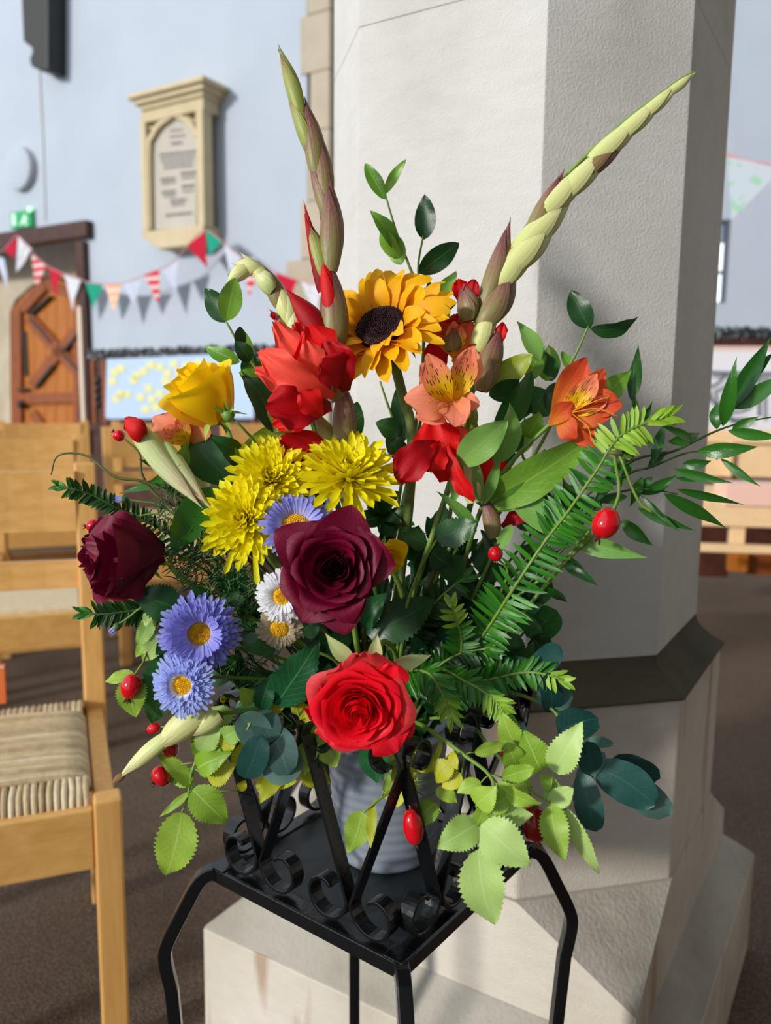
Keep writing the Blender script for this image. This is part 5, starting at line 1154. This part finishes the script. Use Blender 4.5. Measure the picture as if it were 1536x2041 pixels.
aster('small white aster seen edge-on left of the big red rose', 545, 1438, .77, 26, (.6, .1, .5), [(650, 1420, .80), (590, 1425, .785)], P_WHITE, disc=.3, seed=6, n=26, cup=.3, wpx=7)
# buds
def budlet(label, x, y, t, r_, ax3, stem, pm_):
    nn, X, Y = axes(ax3); c = P(x, y, t); Rm = r_ * PXM(t); sp = spline([pot_pt()] + [P(*p) for p in stem] + [c], 5)
    o = thing('aster_bud', sp[0], label, 'flower bud', 'aster buds'); MB().tube(sp, [0.0014 - 0.0006 * i / (len(sp) - 1) for i in range(len(sp))], 6).build('stem', M_STEM, o, smooth=True)
    MB().lathe(c, [(0, -Rm), (Rm * .7, -Rm * .6), (Rm * .8, 0), (Rm * .6, Rm * .5)], nn, 10).build('green_cup', M_FEATH, o, smooth=True)
    for k in range(9):
        a = k * 2 * pi / 9; d = X * cos(a) + Y * sin(a); place(o, 'petal', 'needle', pm_, c + d * Rm * .4, c + d * Rm * .5 + nn * Rm * 1.8, Rm * .42, 0, face=d)
budlet('closed lilac aster bud at left above the dark side rose', 247, 996, .775, 10, (-1, .05, .2), [(480, 1150, .81), (340, 1020, .785), (280, 1000, .777)], P_LILAC)
budlet('closed aster bud just above the petals of the dark side rose', 262, 1030, .77, 10, (-.5, -.6, .3), [(480, 1160, .81), (340, 1035, .78)], P_CHRYS)
budlet('closed lilac aster bud at left below the lower yew tip', 232, 1250, .765, 10, (-.7, -.7, .2), [(450, 1300, .80), (320, 1205, .775), (250, 1235, .768)], P_LILAC)
budlet('small yellow-green bud under the lilac asters', 446, 1390, .75, 9, (0, -.2, 1), [(560, 1400, .80), (480, 1395, .77)], P_CHRYS)

# ---- chrysanthemums: every petal its own piece
def mum(label, x, y, t, R, ax3, stem, n, flat=.35, seed=1, w_=16, squash=None):
    r = random.Random(seed); c = P(x, y, t); nn, X, Y = axes(ax3); Rm = R * PXM(t)
    sp = spline([pot_pt()] + [P(*p) for p in stem] + [c - nn * Rm * .25], 5); o = thing('chrysanthemum', sp[0], label, 'flower', 'yellow chrysanthemums')
    MB().tube(sp, 0.0022, 8).build('stem', M_STEM, o, smooth=True)
    MB().lathe(c - nn * Rm * .22, [(0, -Rm * .06), (Rm * .2, 0), (Rm * .16, Rm * .14), (0, Rm * .2)], nn, 14).build('green_cup', M_STEM, o, smooth=True)
    for i in range(n):
        f = (i + .5) / n; a = i * 2.39996 + r.uniform(-.12, .12); el = (1 - f) ** 1.1 * 1.35 + flat * .3 - .12 * f; L = Rm * (.42 + .62 * f ** .8) * r.uniform(.88, 1.1)
        d = X * cos(a) + Y * sin(a); dr = d * cos(el) + nn * sin(el); b = c + d * Rm * .10 * f - nn * Rm * .08; tp = b + dr * L
        place(o, 'petal', 'spoon', P_CHRYS, b, tp, w_ * PXM(t) * r.uniform(.85, 1.15) * (.8 + .3 * f), r.uniform(-.15, .15), var=r.choice((0, 1, 2, 4, 3)), face=(nn * 1.0 - dr * .3).normalized())
    return o
mum('wide open yellow chrysanthemum, the right one of the three', 695, 945, .765, 106, (.12, .66, .74), [(760, 1250, .83), (720, 1070, .80)], 130, seed=1, w_=19)
mum('upper of the two yellow chrysanthemums packed together at left', 542, 955, .775, 92, (.1, .35, .9), [(700, 1250, .83), (590, 1030, .80)], 150, seed=2)
mum('lower left yellow chrysanthemum with petals hanging down', 488, 1035, .76, 92, (-.15, .15, 1), [(680, 1280, .83), (540, 1120, .79)], 150, seed=3)
mm = [o for o in bpy.data.objects if o.get('label', '').startswith('lower left yellow')][0]
for b_, t_ in (((505, 1075), (513, 1170)), ((470, 1080), (448, 1145)), ((440, 1075), (398, 1098)), ((500, 1080), (480, 1110)), ((520, 1020), (545, 1000)), ((460, 985), (440, 975))):
    place(mm, 'petal', 'spoon', P_CHRYS, P(*b_, .755), P(*t_, .745), 14 * PXM(.75), 0, var=0)

# ---- sunflower
def sunflower():
    t = .80; c = P(760, 655, t); nn, X, Y = axes((-.32, .52, .80)); n_img_up = nn
    Rd = 50 * PXM(t)
    sp = spline([pot_pt(), P(790, 1200, .84), P(815, 1000, .83), P(820, 860, .83), P(800, 780, .83), c - nn * .03], 6)
    o = thing('sunflower', sp[0], 'golden sunflower with dark centre at the top of the bouquet', 'flower'); MB().tube(sp, 0.0052, 10).build('stem', simple('bristly_sunflower_stem', srgb(84, 110, 50), 0.8, srgb(120, 140, 70), 60, 0.8, 200), o, smooth=True)
    ds = MB().lathe(c, [(0, -.008), (Rd * .9, -.006), (Rd * 1.05, 0), (Rd, .005), (Rd * .8, .008), (Rd * .4, .006), (0, .003)], nn, 36).build('seed_disc', M_SEED, o, smooth=True)
    mb = MB()
    for i in range(420):
        q = sqrt((i + .5) / 420); a = i * 2.39996; p0 = c + (X * cos(a) + Y * sin(a)) * Rd * q + nn * (.004 + .004 * sin(q * pi)); mb.lathe(p0, [(.0009, 0), (.0008, .0022), (0, .0032)], nn, 5)
    fo = mb.build('disc_florets', M_SEED, ds); fo['kind'] = 'stuff'
    MB().lathe(c - nn * .012, [(0, -.012), (Rd * .5, -.010), (Rd * .95, -.002), (Rd * 1.05, .006)], nn, 24).build('green_cup', M_STEM, o, smooth=True)
    r = random.Random(9)
    for ring, (cnt, L0, lift) in enumerate(((22, 1.9, .06), (22, 1.7, .30), (17, 1.25, .7))):
        for i in range(cnt):
            a = 2 * pi * (i + ring * .5) / cnt + r.uniform(-.08, .08); d = X * cos(a) + Y * sin(a)
            lf = lift + r.uniform(-.15, .2); near_ = max(0, -d.dot(up))   # petals on the near side curl up and in
            L = Rd * L0 * r.uniform(.9, 1.12) * (1 - .22 * near_); dr = (d * cos(lf) + nn * sin(lf))
            b = c + d * Rd * .92 - nn * .002; place(o, 'petal', 'sun', P_SUN, b, b + dr * L * 1.15, (36 + r.uniform(-3, 6)) * PXM(t), r.uniform(-.25, .25), var=r.choice((0, 1, 3, 4)), face=nn)
    for i in range(20):
        a = 2 * pi * i / 20; d = X * cos(a) + Y * sin(a); b = c + d * Rd * .8 - nn * .010
        place(o, 'sepal', 'sepal', L_SEPAL if i % 3 else L_PRIVET, b, b + (d * .7 - nn * .9 - Z * .25).normalized() * Rd * r.uniform(.7, 1.0), 17 * PXM(t), 0, face=d)
sunflower()

# ---- gladioli
def budmesh(mat, red=False):
    key = ('bud', mat.name)
    if key in _cache: return _cache[key]
    nv, ns = 14, 12; vs_, uv, fs = [], [], []
    for i in range(nv + 1):
        v = i / nv; r_ = 0.5 * max(0, sin(pi * (0.10 + .90 * v) ** .78)) ** (.8 + .5 * v) * (1 if v < 1 else 0)
        for k in range(ns):
            a = 2 * pi * k / ns; ex = 1 + (.16 if k == 0 else 0) * sin(pi * v); vs_.append(V((cos(a) * r_ * ex + .10 * sin(pi * v), v, sin(a) * r_ * .8))); uv.append((k / ns * .9, v))
    for i in range(nv):
        for k in range(ns): fs.append((i * ns + k, i * ns + (k + 1) % ns, (i + 1) * ns + (k + 1) % ns, (i + 1) * ns + k))
    # sheath leaf wrapped half round the lower two thirds
    o0 = len(vs_); m_ = 8
    for i in range(nv + 1):
        v = i / nv; r_ = (0.5 * max(0, sin(pi * (0.10 + .80 * v) ** .75)) ** .8 + .03) * 1.06
        for k in range(m_ + 1):
            a = pi * .15 + (k / m_) * pi * .9 * (1 - v ** 2.5 * .9) + pi * .4 * v ** 2.5; vs_.append(V((cos(a) * r_ + .10 * sin(pi * v), v * .86 - .02, sin(a) * r_ * .86))); uv.append((k / m_ * .6 + .3, v))
    for i in range(nv):
        for k in range(m_): q = o0 + i * (m_ + 1) + k; fs.append((q, q + 1, q + m_ + 2, q + m_ + 1))
    me = mesh('bud', vs_, fs, mat, uv); _cache[key] = me; return me
def glad(label, pts, buds, florets=(), group='gladiolus spikes', r0=.0035, r1=.0015, smat=None, pot_=True):
    o, sp = plant('gladiolus', label, 'flower', pts, group, pot_, r0=r0, r1=r1, mat=smat or M_STEM)
    for bd in buds:
        bx, by, tx, ty, w_, mt = bd[:6]; t = min(pts, key=lambda p: (p[0] - bx) ** 2 + (p[1] - by) ** 2)[2] - (.006 if len(bd) < 7 else bd[6])
        ob = bpy.data.objects.new('bud', budmesh(mt)); COL.objects.link(ob); ob.parent = o; b = P(bx, by, t); m = frame(b, P(tx, ty, t), w_ * PXM(t) * 1.1, rng.uniform(-.6, .6)); 
        # keep the bud round
        s_ = w_ * PXM(t) * 1.1; z_ = V((m[0][2], m[1][2], m[2][2])).normalized() * s_
        for q in range(3): m[q][2] = z_[q]
        m.translation = b - ORG[o]; ob.matrix_local = m; ORG[ob] = ORG[o]
    for fl_ in florets:
        bx, by, tx, ty, w_, mt, bt, tt = fl_[:8]; rl = fl_[8] if len(fl_) > 8 else rng.uniform(-.3, .3); place(o, 'petal', 'ruffle', mt, P(bx, by, bt), P(tx, ty, tt), w_ * PXM(bt), rl)
    return o
glad('tall gladiolus spike, the left one, curving up past the sunflower', [(720, 1200, .83), (690, 1000, .80), (680, 850, .79), (668, 700, .785), (655, 560, .785), (640, 420, .79), (612, 260, .79), (580, 150, .79), (556, 98, .79)],
     [(600, 235, 553, 85, 26, B_GREEN), (618, 300, 570, 170, 26, B_GREEN), (632, 345, 606, 190, 34, B_PURP), (640, 350, 596, 260, 26, B_PURP), (650, 420, 628, 235, 32, B_PURP), (655, 430, 612, 300, 30, B_PURP), (658, 540, 655, 340, 40, B_PURP), (648, 560, 610, 430, 30, B_GREEN), (640, 580, 604, 396, 20, P_GLADD),
      (668, 690, 652, 500, 46, B_PURP), (660, 640, 640, 495, 26, P_GLAD, .010), (662, 760, 640, 560, 30, B_PURP), (675, 800, 672, 620, 36, B_PURP), (665, 720, 590, 600, 34, B_GREEN), (650, 690, 566, 572, 44, P_GLADD), (685, 900, 678, 740, 40, B_PURP), (690, 960, 680, 850, 28, B_PURP), (680, 930, 622, 810, 34, B_GREEN), (690, 1010, 668, 880, 20, B_PURP)],
     [(660, 790, 545, 640, 56, P_GLADL, .775, .755, .1), (655, 790, 588, 640, 70, P_GLAD, .78, .77, .2), (650, 800, 506, 735, 62, P_GLADL, .77, .75, .2), (665, 790, 515, 700, 70, P_GLADL, .768, .745, -.1), (660, 810, 530, 815, 92, P_GLADD, .765, .735, .1), (655, 800, 545, 850, 70, P_GLAD, .775, .76, .3), (640, 770, 610, 680, 56, P_GLADL, .76, .74, 0),
      (685, 770, 612, 650, 96, P_GLAD, .775, .75, 0), (690, 780, 650, 680, 80, P_GLADD, .77, .745, -.2), (680, 765, 640, 720, 80, P_GLADD, .765, .735, .2), (690, 960, 560, 870, 86, P_GLADD, .79, .775, .1), (680, 980, 590, 930, 70, P_GLADD, .79, .775, .3), (640, 830, 600, 780, 60, P_GLAD, .75, .735, 0)], smat=M_TWIG)
glad('tall gladiolus spike, the right one, leaning out over the pillar edge', [(820, 1200, .83), (900, 950, .82), (945, 760, .81), (970, 620, .81), (1020, 500, .81), (1110, 370, .81), (1230, 255, .81), (1340, 170, .81), (1385, 142, .81)],
     [(1325, 190, 1389, 141, 15, B_PALE), (1270, 240, 1360, 160, 24, B_PALE), (1225, 280, 1330, 185, 30, B_PALE), (1180, 320, 1290, 220, 34, B_PALE), (1140, 365, 1265, 258, 32, B_PURP), (1110, 400, 1225, 280, 38, B_PALE), (1075, 430, 1180, 320, 40, B_PALE), (1060, 460, 1125, 335, 34, B_PURP), (1030, 500, 1150, 375, 42, B_PALE), (1005, 545, 1120, 415, 46, B_PALE),
      (965, 610, 1018, 432, 36, B_PURP), (985, 580, 1085, 430, 42, B_PALE), (960, 650, 1030, 520, 48, B_PURP), (950, 700, 985, 560, 36, B_PALE), (955, 760, 1000, 640, 44, B_PURP), (935, 640, 922, 560, 40, B_PURP), (900, 700, 900, 640, 36, B_PURP), (960, 780, 985, 690, 40, B_PURP)],
     [(930, 620, 912, 556, 40, P_GLAD, .81, .80, .2), (930, 620, 945, 556, 34, P_GLADD, .81, .80, -.3), (905, 700, 880, 640, 60, P_GLAD, .82, .81), (900, 690, 912, 625, 50, P_GLADD, .82, .81), (1015, 570, 1030, 522, 20, P_GLADD, .805, .80), (990, 700, 1003, 642, 26, P_GLAD, .805, .80), (880, 750, 860, 680, 50, P_GLADD, .83, .82)], smat=M_STEM)
glad('scarlet gladiolus blooms directly under the peach alstroemeria', [(820, 1250, .83), (880, 1100, .82), (900, 1000, .81), (905, 930, .80)],
     [(945, 1000, 925, 880, 36, B_PINKG), (985, 1070, 960, 980, 30, B_PURP)],
     [(885, 960, 862, 830, 92, P_GLAD, .80, .785, 0), (900, 950, 905, 840, 70, P_GLADL, .80, .79, .1), (870, 880, 792, 962, 74, P_GLADD, .785, .765, .1), (880, 880, 850, 940, 60, P_GLAD, .785, .77, -.2), (890, 880, 945, 1000, 40, P_GLAD, .785, .78, .4), (975, 990, 985, 905, 70, P_GLAD, .82, .815, 0), (990, 1000, 1015, 930, 46, P_GLAD, .82, .815), (1000, 1000, 1042, 985, 34, P_GLADD, .82, .815), (1000, 1050, 1050, 1010, 40, P_GLADD, .83, .82)], smat=M_TWIG)
glad('drooping pale gladiolus tip at upper left before the bunting', [(640, 900, .83), (600, 740, .82), (570, 630, .815), (540, 580, .81), (515, 535, .81), (480, 530, .81), (455, 550, .81)],
     [(580, 650, 560, 560, 28, B_PINKG), (575, 640, 540, 545, 30, B_PALE), (560, 610, 515, 520, 30, B_PURP), (545, 580, 500, 535, 32, B_PINKG), (535, 570, 478, 502, 24, B_PALE), (520, 540, 460, 525, 26, B_PALE), (500, 530, 448, 572, 26, B_PALE), (590, 670, 575, 590, 30, B_PINKG), (575, 665, 535, 615, 20, B_PURP), (590, 700, 560, 640, 26, B_GREEN)],
     [(520, 548, 498, 535, 16, P_GLAD, .80, .80), (550, 640, 540, 622, 12, P_GLADD, .805, .80)], smat=M_STEM)
glad('green-sheathed gladiolus with one red bud at far left', [(560, 1120, .83), (430, 1030, .80), (360, 970, .79), (290, 880, .78)],
     [(268, 848, 405, 1015, 38, B_PINKG, .018), (325, 890, 425, 1020, 38, B_PINKG, .012), (300, 870, 395, 1010, 34, B_PALE, .0), (286, 872, 247, 834, 36, P_GLAD, .026), (410, 1020, 370, 920, 34, B_PALE)],
     [(290, 870, 250, 832, 34, P_GLAD, .775, .77, .2), (375, 960, 358, 920, 14, P_GLADD, .77, .765)], smat=M_STEM)
glad('withered straw-coloured gladiolus bud pointing down at lower left', [(600, 1400, .80), (500, 1415, .76), (420, 1425, .745)],
     [(410, 1420, 300, 1500, 44, B_PALE), (340, 1465, 226, 1562, 28, B_PALE), (440, 1425, 370, 1470, 36, B_PALE), (246, 1545, 222, 1564, 13, M_TIP)], smat=M_STEM)

# ---- alstroemerias
def als(label, pts, outer, inner, group='alstroemerias', anth=None, leaves=(), rmat=None):
    o, sp = plant('alstroemeria', label, 'flower', pts, group, r0=.0028, r1=.002, mat=M_STEM)
    for lst, mt, nm in ((outer, rmat or P_ALO, 'petal'), (inner, P_ALI, 'petal')):
        for bx, by, tx, ty, w_, bt, tt, rl in lst: place(o, nm, 'als', mt, P(bx, by, bt), P(tx, ty, tt), w_ * PXM(bt), rl, var=rng.choice((0, 1, 4)))
    for a in (anth or ()):
        MB().tube(spline([P(*p) for p in a], 5), 0.0006, 5).build('stamen', M_CALYX if False else P_ALR, o, smooth=True)
    for bx, by, tx, ty, w_, rl, bt, tt, mt in leaves: place(o, 'leaf', 'oval' if w_ > 48 else 'lance', mt, P(bx, by, bt), P(tx, ty, tt), w_ * PXM(bt), rl)
    return o
als('peach alstroemeria bloom with yellow streaked throat beside the sunflower', [(850, 1200, .84), (930, 1020, .83), (960, 900, .82), (930, 800, .80)],
    [(905, 800, 805, 795, 74, .78, .76, 0), (900, 790, 925, 845, 60, .78, .755, 0), (895, 790, 838, 725, 62, .785, .765, 0), (905, 790, 945, 690, 58, .785, .77, 0), (900, 800, 830, 835, 66, .78, .76, 0), (915, 790, 955, 810, 50, .785, .765, .2), (915, 800, 905, 850, 66, .78, .755, 0)],
    [(898, 808, 850, 705, 60, .775, .752, 0), (905, 805, 935, 695, 56, .775, .755, .1), (900, 800, 845, 770, 40, .775, .76, 0)],
    anth=[[(895, 805, .765), (870, 795, .755), (850, 805, .75)], [(895, 808, .765), (875, 815, .752), (860, 822, .75)], [(900, 800, .765), (880, 780, .752), (862, 770, .75)]],
    leaves=[(965, 775, 1062, 705, 52, .2, .82, .80, L_OLIVE), (975, 790, 1035, 755, 50, .5, .82, .81, L_DARK), (1075, 720, 1030, 640, 40, .5, .82, .82, L_ALS), (985, 860, 1060, 740, 60, .4, .83, .82, L_DARK), (1050, 760, 1085, 690, 40, .3, .83, .83, L_PRIVET),
            (912, 925, 1012, 838, 66, .1, .79, .775, L_ALS), (985, 925, 1015, 803, 56, .5, .80, .785, L_ALS), (905, 1000, 918, 888, 30, .3, .80, .79, L_ALS), (950, 1060, 868, 978, 26, .3, .81, .80, L_ALS), (960, 1005, 940, 900, 24, .4, .80, .79, L_ALS), (965, 1005, 1000, 900, 26, .4, .80, .79, L_ALS), (955, 990, 920, 950, 34, .3, .81, .80, L_ALS), (940, 800, 920, 900, 40, .3, .82, .82, L_OLIVE)])
als('orange alstroemeria bloom standing behind the peach one', [(860, 1200, .84), (940, 1000, .84), (930, 800, .83), (905, 720, .82)],
    [(905, 715, 880, 640, 50, .815, .81, 0), (905, 715, 940, 640, 54, .815, .80, 0), (900, 720, 960, 690, 44, .81, .80, .3)], [(905, 712, 905, 640, 40, .81, .80, 0)], rmat=P_ALR)
als('orange-red alstroemeria trumpet in front of the shaded pillar face', [(900, 1200, .84), (960, 1010, .82), (1020, 920, .81), (1085, 855, .80), (1110, 835, .795)],
    [(1095, 845, 1168, 712, 60, .79, .78, 0), (1110, 840, 1150, 872, 48, .785, .77, 0), (1100, 840, 1235, 800, 50, .79, .77, .2), (1110, 840, 1190, 890, 34, .79, .775, .2), (1120, 830, 1205, 735, 50, .79, .78, .2), (1095, 848, 1142, 800, 40, .785, .77, 0), (1150, 800, 1240, 810, 56, .785, .765, -.2), (1150, 820, 1195, 895, 26, .785, .78, 0)],
    [(1130, 825, 1190, 745, 40, .78, .765, 0), (1125, 830, 1170, 760, 44, .78, .765, .1), (1130, 830, 1215, 790, 34, .78, .765, .2)],
    anth=[[(1140, 822, .77), (1190, 815, .76), (1230, 830, .755)], [(1140, 820, .77), (1185, 800, .76), (1215, 790, .755)], [(1140, 825, .77), (1170, 850, .765), (1180, 880, .76)]],
    leaves=[(960, 1010, 1185, 868, 84, .2, .82, .79, L_PRIVET), (975, 1015, 1095, 930, 44, .4, .82, .80, L_ALS), (1015, 990, 1185, 1078, 62, .2, .81, .785, L_ALS), (1130, 1070, 1290, 1112, 40, .3, .79, .765, L_ALS), (1020, 1045, 985, 1120, 26, .2, .81, .80, L_ALS), (1190, 800, 1258, 738, 46, .1, .80, .80, L_PRIVET), (960, 1010, 930, 930, 30, .4, .82, .81, L_ALS)], rmat=P_ALR)
als('shaded peach alstroemeria bloom at left below the yellow rose', [(560, 1100, .83), (450, 960, .81), (390, 890, .80)],
    [(375, 890, 305, 830, 62, .795, .785, 0), (370, 885, 345, 815, 50, .80, .79, 0), (375, 880, 372, 812, 56, .80, .785, .2), (380, 885, 400, 830, 50, .80, .79, 0)], [(375, 888, 325, 850, 40, .79, .78, 0), (375, 885, 352, 835, 36, .79, .78, 0)])
# small green rose bud beside the yellow rose
o, sp = plant('rose_bud', 'small closed green bud at the foot of the yellow rose', 'flower bud', [(560, 1000, .82), (520, 900, .79), (485, 855, .765), (458, 830, .76)], r0=.0016, r1=.0012)
hipc = MB().lathe(P(455, 828, .76), [(0, -.006), (.005, -.004), (.006, .001), (.004, .006), (0, .008)], (rt * -.6 + up * .5).normalized(), 14).build('bud', M_STEM, o, smooth=True)
for tx, ty in ((445, 800), (420, 812), (465, 806)): place(o, 'sepal', 'sepal', L_PRIVET, P(455, 824, .758), P(tx, ty, .752), 8 * PXM(.76), 0)
